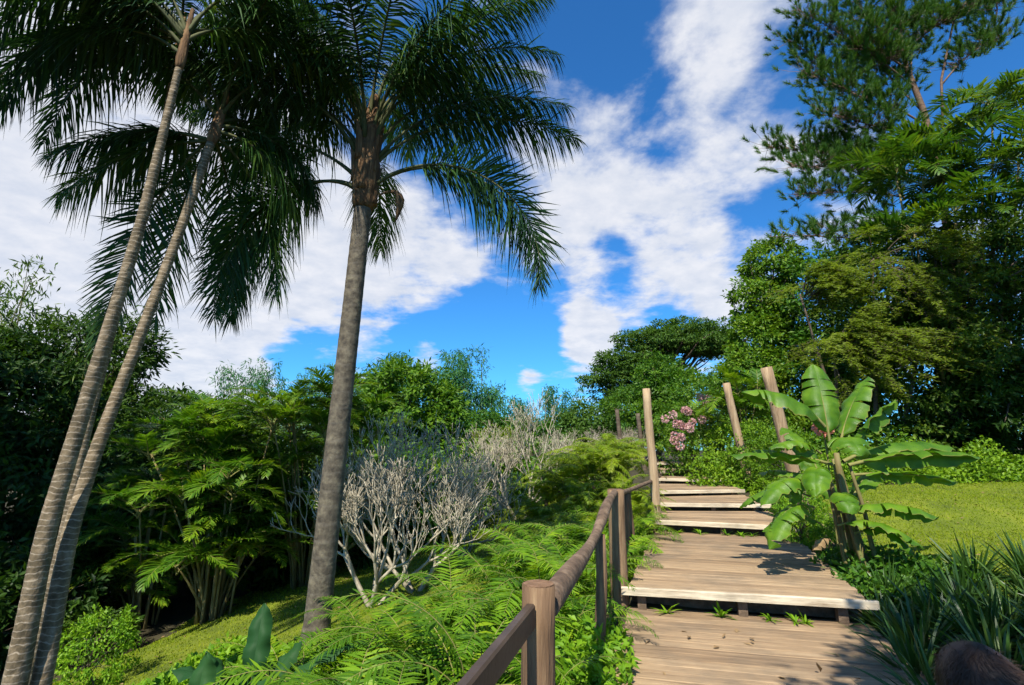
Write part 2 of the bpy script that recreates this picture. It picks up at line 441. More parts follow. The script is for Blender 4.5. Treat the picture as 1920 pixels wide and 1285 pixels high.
def box(mb, c, sx, sy, sz, ax=(1, 0, 0), mi=0, ch=0.0):
    """box centred on c, long side along ax (horizontal), optionally chamfered top edges"""
    ax = norm(np.array(ax, float)); ay = np.cross([0, 0, 1.0], ax); ay = norm(ay); az = np.cross(ax, ay)
    c = np.asarray(c, float)
    hx, hy, hz = sx / 2, sy / 2, sz / 2
    prof = [(-hy, -hz), (hy, -hz), (hy, hz - ch), (hy - ch, hz), (-hy + ch, hz), (-hy, hz - ch)] if ch else [(-hy, -hz), (hy, -hz), (hy, hz), (-hy, hz)]
    k = len(prof)
    V = [c + e * hx * ax + y * ay + z * az for e in (-1, 1) for y, z in prof]
    f = [np.array([[j, (j + 1) % k, k + (j + 1) % k, k + j] for j in range(k)])]
    f.append(np.array([list(range(k))[::-1]])); f.append(np.array([[k + j for j in range(k)]]))
    mb.add(V, f, mi)
def strips(mb, p0, d, side, Ln, W, droop, segs=3, mi=0, prof=None, fold=None):
    """ribbons (leaflets, blades): n ribbons at once, bending down with gravity"""
    p0 = np.asarray(p0, float); n = len(p0)
    if not n: return
    t = np.linspace(0, 1, segs + 1)
    if prof is None: prof = np.interp(t, [0, .35, .7, 1], [.55, 1, .75, .04])
    Ln = np.broadcast_to(Ln, (n,)); W = np.broadcast_to(W, (n,)); droop = np.broadcast_to(droop, (n,))
    c = p0[:, None, :] + d[:, None, :] * (Ln[:, None] * t)[:, :, None]
    c[:, :, 2] -= droop[:, None] * Ln[:, None] * t ** 2
    w = (W[:, None] * prof)[:, :, None] * side[:, None, :] * .5
    V = np.stack([c - w, c + w], 2).reshape(-1, 3)
    k = (segs + 1) * 2
    b = (np.arange(n) * k)[:, None] + (np.arange(segs) * 2)[None, :]
    q = np.stack([b, b + 1, b + 3, b + 2], -1).reshape(-1, 4)
    mb.add(V, [q], mi)
def leaves(mb, c, d, nrm, Ln, W, fold=.18, mi=0):
    """n small leaves: two triangles folded along the midrib"""
    c = np.asarray(c, float); n = len(c)
    if not n: return
    d = norm(d); s = norm(np.cross(nrm, d)); u = np.cross(d, s)
    Ln = np.broadcast_to(Ln, (n,))[:, None]; W = np.broadcast_to(W, (n,))[:, None]
    mid = c + d * Ln * .45 + u * W * fold
    V = np.stack([c, mid + s * W * .5, c + d * Ln, mid - s * W * .5], 1).reshape(-1, 3)
    b = np.arange(n) * 4
    f = np.concatenate([np.stack([b, b + 1, b + 2], -1), np.stack([b, b + 2, b + 3], -1)])
    mb.add(V, [f], mi)
def rdir(n):
    return norm(rng.normal(size=(n, 3)))
def wob(n, amp, seed=None):
    r = np.random.default_rng(seed) if seed is not None else rng
    k = r.normal(size=(4, 3)); ph = r.uniform(0, 6.28, (4, 3)); t = np.linspace(0, 1, n)
    return amp * sum(k[i] * np.sin(t[:, None] * (i + 1) * 3.1 + ph[i]) / (i + 1) for i in range(4))

def frond_geo(L, el0, el1, n, leaf, W, a0=65, a1=30, v=10, vj=14, droop=.35, dj=.2, t0=.12, pw=1.0, segs=3, rr=.014,
              side_bend=0.0, jit=6, rsides=5, roll=0.0):
    """pinnate frond growing from the origin towards +X. material 0 leaflets, 1 rib"""
    mb = MB()
    m = 24
    t = np.linspace(0, 1, m)
    el = np.radians(el0 + (el1 - el0) * t ** pw)
    az = np.radians(side_bend) * t ** 1.5
    T = np.stack([np.cos(el) * np.cos(az), np.cos(el) * np.sin(az), np.sin(el)], -1)
    P = np.vstack([[0, 0, 0], np.cumsum((T[1:] + T[:-1]) * .5 * L / (m - 1), axis=0)])
    tube(mb, P, rr * np.interp(t, [0, .15, 1], [1.6, 1, .18]), rsides, 1)
    u = np.linspace(0, 1, n)
    for sg in (1, -1):
        uu = np.clip(u + rng.normal(0, .25 / n, n), 0, 1)
        tt = t0 + (1 - t0) * uu
        p = np.stack([np.interp(tt, t, P[:, k]) for k in range(3)], -1)
        tg = norm(np.stack([np.interp(tt, t, T[:, k]) for k in range(3)], -1))
        S = norm(np.cross(tg, np.array([0, 0, 1.0]) + np.array([.02, .01, 0])))
        Nn = np.cross(S, tg)
        if roll:
            cr, sr = np.cos(R(roll) * np.minimum(1, tt * 2))[:, None], np.sin(R(roll) * np.minimum(1, tt * 2))[:, None]
            S, Nn = S * cr + Nn * sr, Nn * cr - S * sr
        a = np.radians(a0 + (a1 - a0) * uu + rng.normal(0, jit, n))
        vv = np.radians(v + rng.normal(0, vj, n))
        d = norm(tg * np.cos(a)[:, None] + (sg * S * np.cos(vv)[:, None] + Nn * np.sin(vv)[:, None]) * np.sin(a)[:, None])
        side = norm(np.cross(d, Nn) + rng.normal(0, .15, (n, 3)))
        ln = leaf * np.interp(uu, [0, .12, .35, .7, 1], [.45, .85, 1, .8, .28]) * rng.uniform(.85, 1.1, n)
        dr = np.clip(droop + rng.normal(0, dj, n), -.05, 1.5)
        strips(mb, p, d, side, ln, W * np.interp(uu, [0, .3, 1], [.8, 1, .6]), dr, segs)
    return mb

def leaf_cloud(mb, ells, n, clump, per, ln, w, up=.5, out=.6, dn=.35, shell=.55, flat=.6, zmin=None, mi=0):
    """foliage: clumps of leaves spread through ellipsoids; returns clump centres"""
    vol = np.array([e[3] * e[4] * e[5] for e in ells]) ** .67
    cnt = np.maximum(1, (n * vol / vol.sum()).astype(int))
    cents = []
    for e, k in zip(ells, cnt):
        dd = rdir(k); rad = rng.uniform(shell, 1, k) ** .6
        c = np.array(e[:3]) + dd * rad[:, None] * np.array(e[3:6])
        if zmin is not None: c = c[c[:, 2] > zmin]
        k = len(c)
        cr = clump * rng.uniform(.6, 1.35, k)
        m = k * per
        idx = np.repeat(np.arange(k), per)
        off = rdir(m) * (rng.uniform(.0, 1, m) ** .5)[:, None] * cr[idx][:, None]
        off[:, 2] *= flat
        pos = c[idx] + off
        o = norm((pos - np.array(e[:3])) / np.array(e[3:6]) ** 2 * max(e[3:6]) ** 2)
        nr = norm(o * out + np.array([0, 0, up]) + rng.normal(0, .45, (m, 3)))
        d = norm(off * 1.0 / clump + o * .4 + np.array([0, 0, -dn]) + rng.normal(0, .55, (m, 3)))
        leaves(mb, pos, d, nr, ln * rng.uniform(.65, 1.25, m), w * rng.uniform(.7, 1.2, m), mi=mi)
        cents.append(c)
    return np.concatenate(cents)
def limbs(mb, base, top, r0, cents, k, mi=0, wobble=.15, sides=7):
    """trunk from base to top and k limbs out to clump centres"""
    base = np.array(base, float); top = np.array(top, float)
    n = 9
    P = base + (top - base) * np.linspace(0, 1, n)[:, None] + wob(n, wobble) * np.linspace(0, 1, n)[:, None] * .6
    tube(mb, P, r0 * np.linspace(1.15, .5, n), sides, mi)
    if len(cents):
        sel = cents[rng.choice(len(cents), min(k, len(cents)), replace=False)]
        for c in sel:
            i = rng.integers(n // 2, n)
            a = P[i]; h = np.linalg.norm(c - a)
            m = 6; t = np.linspace(0, 1, m)[:, None]
            Q = a + (c - a) * t + np.array([0, 0, 1]) * (t * (1 - t)) * h * .3 + wob(m, .06 * h) * t * (1 - t) * 2
            tube(mb, Q, np.linspace(r0 * .38, r0 * .07, m), 5, mi)
def leafy_tree(name, label, cat, base, ells, n, clump, per, ln, w, mat, r0=.12, k=14, group=None, barkmat=None, **kw):
    base = np.array(base, float)
    o = thing(name, base, label, cat, group)
    ells = [tuple(np.array(e[:3]) - base) + tuple(e[3:6]) for e in ells]
    mb = MB(); c = leaf_cloud(mb, ells, n, clump, per, ln, w, **kw)
    link('crown', mb.mesh('crown', mat, False), o)
    tb = MB()
    top = np.mean([np.array(e[:3]) for e in ells], axis=0)
    limbs(tb, (0, 0, -.15), top, r0, c, k)
    link('trunk', tb.mesh('trunk', barkmat or M['bark']), o)
    return o

# ------------------------------------------------------------------ ground
def xL(y): return np.interp(y, [-5, 4.17, 6, 10.1, 11.5, 13, 16.8, 22.4, 40, 80], [-2.6, .5, 1.18, 2.6, 3.1, 3.6, 4.6, 6.2, 11, 20])
def gz(x, y):
    x = np.asarray(x, float); y = np.asarray(y, float)
    P1 = np.interp(y, [-5, 5.6, 6.2, 9.7, 10.4, 11.7, 13.5, 16.5, 19, 23, 40, 90], [-.17, -.15, .02, .05, .2, .38, .53, .68, .83, 1.0, 1.5, 1.8])
    P2 = -.12 + .065 * (np.clip(y, -5, 45) - 4)
    t = xL(y) - x
    wL = np.clip(t / 1.6, 0, 1)
    P = P1 * (1 - wL) + P2 * wL
    D = np.where(t > 0, .205 * np.minimum(t, 9) + .05 * np.clip(t - 8, 0, 40), 0)
    s = np.clip(-t - 2.5, 0, 60)
    rise = .10 * np.minimum(s, 2) + .015 * s
    b = .04 * np.sin(x * 1.3 + y * .7) * np.cos(y * .9 - x * .4) * np.clip(np.abs(t + 1.2) / 4 - .4, 0, 1)
    return P - D + rise + b
def G(x, y): return float(gz(x, y))
def sinh_grid(a, b, n, c, k):
    s = np.linspace(-1, 1, n)
    g = np.sinh(s * k) / np.sinh(k)
    return np.where(g < 0, c + g * (c - a), c + g * (b - c))
def sheet(name, xs, ys, dz, mask=None, mat=None):
    X, Y = np.meshgrid(xs, ys)
    Z = gz(X, Y) + dz
    V = np.stack([X, Y, Z], -1).reshape(-1, 3)
    nx = len(xs); i, j = np.meshgrid(np.arange(len(ys) - 1), np.arange(nx - 1), indexing='ij')
    q = np.stack([i * nx + j, i * nx + j + 1, (i + 1) * nx + j + 1, (i + 1) * nx + j], -1).reshape(-1, 4)
    if mask is not None:
        cen = V[q].mean(1)
        q = q[mask(cen[:, 0], cen[:, 1])]
    mb = MB(); mb.add(V, [q])
    return link(name, mb.mesh(name, mat))
tag(sheet('ground', sinh_grid(-400, 400, 190, 0, 5), sinh_grid(-150, 700, 190, 10, 5), 0, None, M['soil']), kind='structure')
def lawn_left(x, y):
    t = xL(y) - x
    edge = 8.9 + .35 * np.sin(y * 1.2) + .05 * (y - 7)
    return (t > 1.3 + .2 * np.sin(y * 2)) & (t < edge) & (y > 4.6) & (y < 26) & ~((x < -6.2) & (y < 6.3))
def lawn_right(x, y):
    s = x - xL(y) - 2.5
    return (s > 1.2 + .2 * np.sin(y * 2)) & (y > 5.0) & (y < 14.2 + .2 * np.sin(x * 1.7) + .06 * (x - 9)) & (x < 45)
tag(sheet('lawn', np.linspace(-12, 6, 130), np.linspace(4, 26, 150), .006, lawn_left, M['lawn']), kind='structure')
tag(sheet('lawn', np.linspace(3, 45, 200), np.linspace(5, 24, 140), .006, lawn_right, M['lawn']), kind='structure')
def grass(n, x0, x1, y0, y1, mask, h):
    x = rng.uniform(x0, x1, n); y = y0 + (y1 - y0) * rng.uniform(0, 1, n) ** 1.5
    k = mask(x, y); x = x[k]; y = y[k]
    p = np.stack([x, y, gz(x, y)], -1)
    d = norm(rng.normal(0, .45, (len(x), 3)) + np.array([0, 0, 1]))
    a = rng.uniform(0, 6.28, len(x)); s = np.stack([np.cos(a), np.sin(a), 0 * a], -1)
    mb = MB()
    w = .006 * (1 + y / 8)
    V = np.stack([p - s * w[:, None], p + s * w[:, None], p + d * (h * rng.uniform(.5, 1.3, len(x)))[:, None]], 1).reshape(-1, 3)
    mb.add(V, [np.arange(len(x) * 3).reshape(-1, 3)])
    return link('grass', mb.mesh('grass', M['grass'], False))
tag(grass(110000, -9, 3.5, 4.6, 18, lawn_left, .035), 'short mown grass on the slope below the ferns', 'grass', kind='stuff')
tag(grass(160000, 4, 20, 5, 16, lawn_right, .035), 'short sunlit mown grass behind the banana plant', 'grass', kind='stuff')

# ------------------------------------------------------------------ boardwalk
FR = [((-1.55, -2.0), (1.00, -2.65), 0.0), ((1.26, 6.0), (3.5, 5.43), .235), ((2.64, 9.95), (4.85, 9.2), .44),
      ((3.2, 11.5), (5.45, 11.4), .60), ((3.65, 13.15), (5.95, 13.75), .74), ((4.55, 16.3), (6.4, 15.8), .89),
      ((5.15, 18.1), (6.7, 18.8), 1.04), ((6.2, 22.4), (7.6, 22.9), 1.25), ((7.4, 26.6), (9.2, 26.8), 1.25)]
walk = tag(link('boardwalk', None), kind='structure')
walk.empty_display_size = .2
for i in range(len(FR) - 1):
    A, B, z = FR[i]; A2, B2, z2 = FR[i + 1]
    A, B, A2, B2 = [np.array(p) for p in (A, B, A2, B2)]
    st = link('landing', None, walk, (A[0], A[1], z))
    st.empty_display_size = .2
    depth = (np.linalg.norm(A2 - A) + np.linalg.norm(B2 - B)) / 2
    n = max(4, int(round((depth - .02) / .142)))
    s0 = .045 / depth
    for k in range(n):
        f0 = s0 + (1.02 - s0) * k / n; f1 = s0 + (1.02 - s0) * (k + 1) / n - .010 / depth
        q = [A + (A2 - A) * f0, B + (B2 - B) * f0, B + (B2 - B) * f1, A + (A2 - A) * f1]
        if k == 0: pass
        jl = rng.normal(0, .012, 2)
        cd = norm(q[1] - q[0])
        q[0] = q[0] + cd * jl[0]; q[3] = q[3] + cd * jl[0]; q[1] = q[1] + cd * jl[1]; q[2] = q[2] + cd * jl[1]
        cen = sum(q) / 4
        ang = math.atan2(cd[1], cd[0])
        c, s = math.cos(-ang), math.sin(-ang)
        loc = [((p - cen)[0] * c - (p - cen)[1] * s, (p - cen)[0] * s + (p - cen)[1] * c) for p in q]
        e = .004
        top = []; bot = []
        for (x, y) in loc:
            bot.append((x, y, -.035)); top.append((x, y, -e))
        inn = [(loc[0][0], loc[0][1] + e, 0), (loc[1][0], loc[1][1] + e, 0), (loc[2][0], loc[2][1] - e, 0), (loc[3][0], loc[3][1] - e, 0)]
        mb = MB()
        F = [[0, 1, 5, 4], [1, 2, 6, 5], [2, 3, 7, 6], [3, 0, 4, 7], [4, 5, 9, 8], [5, 6, 10, 9], [6, 7, 11, 10], [7, 4, 8, 11], [8, 9, 10, 11], [3, 2, 1, 0]]
        mb.add(bot + top + inn, [np.array(F)])
        o = link('plank', mb.mesh('plank', M['plank'], False), st,
                 (cen[0] - A[0], cen[1] - A[1], rng.normal(0, .002)), (rng.normal(0, .004), rng.normal(0, .0012), ang))
    if i > 0:
        cd = norm(B - A); ln = np.linalg.norm(B - A); ang = math.atan2(cd[1], cd[0])
        mid = (A + B) / 2 - A
        mb = MB(); box(mb, (0, 0, 0), ln + .14, .05, .078, mi=0, ch=.008)
        link('nosing', mb.mesh('nosing', M['nosing'], False), st, (mid[0], mid[1], -.038), (0, R(rng.uniform(-.5, .5)), ang))
        for f in (.06, .5, .90):
            p = A + (B - A) * f + np.array([-cd[1], cd[0]]) * .10 - A
            mb = MB(); box(mb, (0, 0, 0), .09, .10, .20)
            link('support_block', mb.mesh('support_block', M['dark_wood'], False), st, (p[0], p[1], -.137), (0, 0, ang))
        p = (A + B) / 2 + np.array([-cd[1], cd[0]]) * .30 - A
        mb = MB(); box(mb, (0, 0, 0), ln - .05, .04, .20)
        link('riser_board', mb.mesh('riser_board', M['dark_wood'], False), st, (p[0], p[1], -.145), (0, 0, ang))

# railing
rail = thing('wooden_railing', (.1, 2.37, 0), 'rustic wooden handrail of round posts and a bent log along the left of the boardwalk', 'railing')
RO = np.array([.1, 2.37, 0])
def rpost(x, y, z0, z1, r, wobble=.01, mat='post', name='post', par=None, org=RO, sides=14, taper=.94, lean=(0, 0)):
    mb = MB(); n = 9
    P = np.array([x, y, 0]) - org + np.stack([np.linspace(0, lean[0], n), np.linspace(0, lean[1], n), np.linspace(z0, z1, n)], -1)
    P[:, :2] += wob(n, wobble)[:, :2]
    tube(mb, P, r * np.linspace(1, taper, n) * (1 + rng.normal(0, .012, n)), sides)
    o = link(name, mb.mesh(name, M[mat]), par if par is not None else rail)
    cb = MB(); tube(cb, np.array([P[-1], P[-1] + [0, 0, .004]]), np.array([r * taper * .93] * 2), sides)
    link('cut_top', cb.mesh('cut_top', M['endgrain'], False), o)
    return o
rpost(.11, 2.37, -.35, 1.10, .076, .004)
rpost(.755, 4.74, -.3, .95, .05, .012)
rpost(1.20, 6.16, -.3, 1.24, .10, .006)
rpost(1.78, 8.1, -.3, 1.10, .05, .01)
rpost(1.62, 7.6, -.3, 1.10, .045, .01)
rpost(-.62, -.15, -.35, 1.08, .076, .004)
mb = MB()
pa = np.array([.075, 2.29, 1.0]) - RO; pb = np.array([-.62, -.2, 1.0]) - RO
dv = pb - pa
box(mb, (0, 0, 0), np.linalg.norm(dv), .042, .088, (dv[0], dv[1], 0), ch=.008)
link('board_rail', mb.mesh('board_rail', M['paint'], False), rail, tuple((pa + pb) / 2))
mb = MB()
lp = np.array([[.15, 2.45, .99], [.33, 3.15, .98], [.53, 3.9, .955], [.70, 4.55, .965], [.82, 4.95, 1.04], [.93, 5.3, 1.13], [1.06, 5.72, 1.19], [1.20, 6.16, 1.21]]) - RO
tt = np.linspace(0, 1, 40); lq = np.stack([np.interp(tt, np.linspace(0, 1, 8), lp[:, k]) for k in range(3)], -1)
for _ in range(6): lq[1:-1] = (lq[:-2] + 2 * lq[1:-1] + lq[2:]) / 4
tube(mb, lq, .053 * (1 + .10 * wob(40, 1, 3)[:, 0]) * np.interp(tt, [0, .5, 1], [.95, 1.1, .9]), 12)
link('log_rail', mb.mesh('log_rail', M['log']), rail)
mb = MB()
lp = np.array([[1.20, 6.16, 1.20], [1.45, 7.0, 1.14], [1.75, 8.0, 1.10], [2.2, 9.0, 1.12], [2.68, 10.2, 1.12]]) - RO
tt = np.linspace(0, 1, 20); lq = np.stack([np.interp(tt, np.linspace(0, 1, 5), lp[:, k]) for k in range(3)], -1)
for _ in range(4): lq[1:-1] = (lq[:-2] + 2 * lq[1:-1] + lq[2:]) / 4
tube(mb, lq, .035, 8)
link('thin_rail', mb.mesh('thin_rail', M['log']), rail)

def pole(px0, py0, px1, py1, Y, r, label, zb=None, name='wooden_post', mat='pole'):
    top = at(px0, py0, Y); bot = at(px1, py1, Y)
    d = (top - bot) / (top[2] - bot[2])
    zb = G(bot[0], bot[1]) - .3 if zb is None else zb
    b = bot + d * (zb - bot[2])
    o = thing(name, b, label, 'post', 'tall pale posts beside the boardwalk')
    mb = MB(); n = 12
    t = np.linspace(0, 1, n)[:, None]
    P = (top - b) * t + wob(n, .012)
    tube(mb, P, r * np.linspace(1.06, .9, n) * (1 + rng.normal(0, .02, n)), 12)
    link('shaft', mb.mesh('shaft', M[mat]), o)
    return o
pole(1211, 727, 1233, 975, 10.2, .085, 'tall pale wooden post on the left edge of the boardwalk, where the handrail ends')
pole(1437, 690, 1470, 818, 9.3, .11, 'thick pale wooden post standing right behind the banana plant')
pole(1362, 720, 1382, 806, 15.4, .12, 'pale leaning post between the pink flowers and the banana plant')
pole(1157, 768, 1163, 830, 24, .10, 'thin grey post among the bare shrubs, the left one of two beyond the ferns', mat='bark')
pole(1196, 775, 1203, 835, 23, .10, 'thin grey post just left of the tall pale post', mat='bark')

# ------------------------------------------------------------------ palms
def palm_trunk(par, pts, radii, mat, sides=20, n=90, ringgap=.12, bulge=.02):
    pts = np.array(pts); k = len(pts)
    tt = np.linspace(0, 1, n)
    P = np.stack([np.interp(tt, np.linspace(0, 1, k), pts[:, c]) for c in range(3)], -1)
    for _ in range(30): P[1:-1] = (P[:-2] + 2 * P[1:-1] + P[2:]) / 4
    rr = np.interp(tt, np.linspace(0, 1, len(radii)), radii)
    ln = np.concatenate([[0], np.cumsum(np.linalg.norm(np.diff(P, axis=0), axis=1))])
    rr = rr * (1 + bulge * np.cos(ln / ringgap * 2 * math.pi))
    mb = MB(); tube(mb, P, rr, sides)
    return link('trunk', mb.mesh('trunk', mat), par), P
def add_frond(par, base, az, L, el0, el1, mats, **kw):
    mb = frond_geo(L, el0, el1, **kw)
    return link('frond', mb.mesh('frond', mats), par, tuple(base), (0, 0, R(az)))
PM = [M['palm'], M['rachis_dark']]

# the big palm in the middle
b0 = np.array([-2.2, 6.42, G(-2.2, 6.42)])
pm = thing('palm_tree', b0, 'big feather palm with a thick grey trunk standing left of the ferns', 'palm tree')
crown = np.array([-2.02, 6.4, 4.94])
pts = [b0 + np.array([-.06, 0, -.3]), b0 + np.array([.0, 0, 1.3]), b0 + np.array([.06, 0, 2.8]), b0 + np.array([.12, 0, 4.2]), crown]
palm_trunk(pm, [p - b0 for p in pts], [.23, .15, .140, .136, .133, .128, .124, .12, .118, .114], M['trunk_grey'], 24, 120, .16, .012)
mb = MB()   # fibrous crown shaft with old leaf bases
n = 30; t = np.linspace(0, 1, n)
P = (crown - b0) + np.stack([.06 * t, 0 * t, -.05 + 1.75 * t], -1)
tube(mb, P, np.interp(t, [0, .1, .3, .6, 1], [.13, .165, .18, .14, .05]) * (1 + .05 * np.sin(t * 40)), 16)
link('crown_shaft', mb.mesh('crown_shaft', M['fibre']), pm)
for k in range(9):
    az = k * 137.5; h = .1 + .09 * k
    mb = MB(); m = 8; tt = np.linspace(0, 1, m)
    rr0 = .12
    P = np.stack([rr0 + .10 * tt ** 2, 0 * tt, .55 * tt], -1)
    tube(mb, P, np.interp(tt, [0, .5, 1], [.075, .06, .012]), 7)
    link('leaf_base', mb.mesh('leaf_base', M['fibre']), pm, tuple(crown - b0 + np.array([0, 0, h - .1])), (0, 0, R(az)))
kw = dict(n=125, leaf=.62, W=.027, a0=70, a1=34, v=-8, vj=26, droop=.85, dj=.3, t0=.22, rr=.022, segs=3)
def mf(h, az, L, el0, el1, **k2):
    k3 = dict(kw); k3.update(k2)
    r0 = .12 if h < 1.0 else .07
    add_frond(pm, crown - b0 + np.array([r0 * math.cos(R(az)), r0 * math.sin(R(az)), h]), az, L, el0, el1, PM, **k3)
mf(.26, -6, 3.45, 46, -95, pw=.8, leaf=.66, droop=.25, n=140, roll=48)
mf(.28, 0, 3.35, 46, -93, pw=.8, leaf=.66, droop=.45, n=130, roll=-20)                      # long frond drooping right
mf(.62, 8, 3.2, 54, -24, pw=.9, leaf=.62, droop=.6, n=140, roll=25)                         # right, nearly level
mf(.85, 25, 3.2, 70, -8)
mf(.95, -20, 3.2, 70, -6)
mf(1.05, 0, 3.3, 74, -20)
mf(1.05, -35, 3.3, 70, -15)
mf(1.2, 40, 3.2, 78, -10)
mf(1.3, -60, 3.0, 82, 0)
mf(.25, 178, 3.1, 40, -100, pw=.65, leaf=.6, droop=.25, n=130, roll=-45)                      # drooping left, tip at mid height
mf(.42, 182, 3.2, 46, -55)
mf(.27, 170, 2.9, 42, -100, pw=.7, leaf=.66, droop=.7, n=120)
mf(.75, 200, 3.4, 60, -35)
mf(.85, 170, 3.3, 64, -30)
mf(.95, 150, 3.3, 70, -25)
mf(1.05, 190, 3.2, 76, -15)
mf(1.1, 215, 3.3, 72, -15)
mf(1.2, 130, 3.1, 80, -5)
mf(1.2, 90, 3.2, 74, -25)
mf(.6, 100, 3.2, 55, -60)
mf(.95, -90, 3.0, 76, -10)
mf(1.1, -125, 3.0, 76, -10)
mf(1.4, 20, 2.8, 86, 30)
mf(1.4, 170, 2.8, 86, 30)
mf(1.3, 70, 2.8, 84, 20)
mf(.66, 2, 3.1, 58, -20)
mf(1.0, 14, 3.2, 74, -10)
mf(1.15, -12, 3.3, 78, -8)
mf(1.0, 175, 3.4, 72, -24)
mf(1.2, 200, 3.2, 80, -6)
mf(.8, 145, 3.2, 66, -36)
# dry spathe hanging by the crown
mb = MB(); m = 10; t = np.linspace(0, 1, m)
P = np.stack([.16 + .30 * np.sin(t * 2.2), 0 * t, .12 * np.sin(t * 3) - .42 * t ** 2], -1)
tube(mb, P, np.interp(t, [0, .3, .7, 1], [.012, .02, .065, .006]), 8)
link('spathe', mb.mesh('spathe', M['fibre']), pm, tuple(crown - b0 + np.array([.05, -.05, .12])))

# leaning palms on the left
def lean_palm(trunk_px, radii, label, fronds, r0=.07, mat='trunk_ring', gap=.085, ztop=None):
    pts = [at(px, py, Y) for px, py, Y in trunk_px]
    b = pts[0].copy(); gzv = G(b[0], b[1])
    d = (pts[1] - pts[0]) / (pts[1][2] - pts[0][2])
    foot = pts[0] + d * (gzv - .2 - pts[0][2])
    foot[0] = .5 * foot[0] + .5 * pts[0][0]
    pts = [foot] + pts
    o = thing('palm_tree', (foot[0], foot[1], gzv), label, 'palm tree')
    org = np.array([foot[0], foot[1], gzv])
    palm_trunk(o, [p - org for p in pts], radii, M[mat], 16, 140, gap, .02)
    top = pts[-1]
    mb = MB(); n = 14; t = np.linspace(0, 1, n)
    dirn = norm(pts[-1] - pts[-2])
    P = (top - org) + dirn * (t * .9)[:, None]
    tube(mb, P, np.interp(t, [0, .15, .5, 1], [radii[-1], radii[-1] * 1.5, radii[-1] * 1.2, .02]), 10)
    link('crown_shaft', mb.mesh('crown_shaft', M['fibre']), o)
    for (h, az, L, e0, e1, *ex) in fronds:
        k3 = dict(n=105, leaf=.50, W=.026, a0=68, a1=32, v=-8, vj=26, droop=.8, dj=.28, t0=.16, rr=.018, segs=3)
        L *= 1.18
        if ex: k3.update(ex[0])
        add_frond(o, top - org + dirn * h, az, L, e0, e1, PM, **k3)
    return o
lean_palm([(28, 1285, 4.15), (85, 1000, 4.25), (150, 790, 4.4), (262, 430, 4.65), (316, 210, 4.8), (335, 130, 4.87)], [.085, .076, .066, .058, .048, .04, .036],
          'ringed palm leaning right at the left edge, the left one of the close pair',
          [(.2, 180, 2.3, 45, -80), (.3, 200, 2.2, 55, -70), (.35, 160, 2.4, 40, -75), (.4, 225, 2.2, 50, -60), (.5, 190, 2.3, 60, -40),
           (.4, 40, 1.9, 60, -40), (.5, 90, 2.2, 60, -60), (.5, 130, 2.2, 60, -40),
           (.6, 60, 2.1, 75, -20), (.35, 175, 2.3, 45, -80), (.45, 210, 2.2, 55, -75),
           (.5, 165, 2.4, 60, -60), (.4, 185, 2.2, 66, -75), (.5, 10, 2.0, 74, -20), (.5, 195, 2.0, 75, -20)])
lean_palm([(78, 1285, 4.3), (130, 1000, 4.5), (178, 850, 4.7), (255, 650, 5.0), (335, 440, 5.4), (395, 270, 5.7)], [.075, .066, .06, .055, .05, .048, .048],
          'speckled palm leaning right behind the ringed one, the right one of the close pair',
          [(.05, 186, 1.6, -5, -50, dict(pw=1.0)), (.05, 176, 1.3, 25, -25), (.05, 195, 1.5, 12, -45), (.1, 168, 2.5, -25, -84, dict(pw=.5, roll=-50, droop=.25)), (.1, 140, 2.3, -10, -89, dict(pw=.55, roll=-50, droop=.4)), (.12, 100, 2.2, 0, -89, dict(pw=.55)), (.15, 60, 1.9, -5, -89, dict(pw=.55)), (.2, 20, 1.5, 15, -88, dict(pw=.6)),
           (.35, 70, 1.8, 50, -65), (.4, 110, 1.9, 60, -50),
           (.4, 195, 2.3, 60, -30), (.45, 0, 2.2, 65, -30), (.5, 120, 2.2, 75, -10), (.5, 190, 2.2, 75, -15), (.5, 320, 2.2, 75, -20),
           (.3, 30, 1.5, 20, -85)])
lean_palm([(120, 1000, 5.2), (165, 800, 5.3), (215, 600, 5.4), (290, 330, 5.6), (330, 120, 5.8)], [.045, .042, .04, .04, .04, .04],
          'slim dark palm stem half hidden between the close pair of palms',
          [(.2, 0, 2.0, 60, -40), (.2, 120, 2.0, 60, -40), (.3, 240, 2.0, 60, -40), (.3, 60, 2.0, 70, -20), (.3, 180, 2.0, 70, -20), (.3, 300, 2.0, 70, -20)])

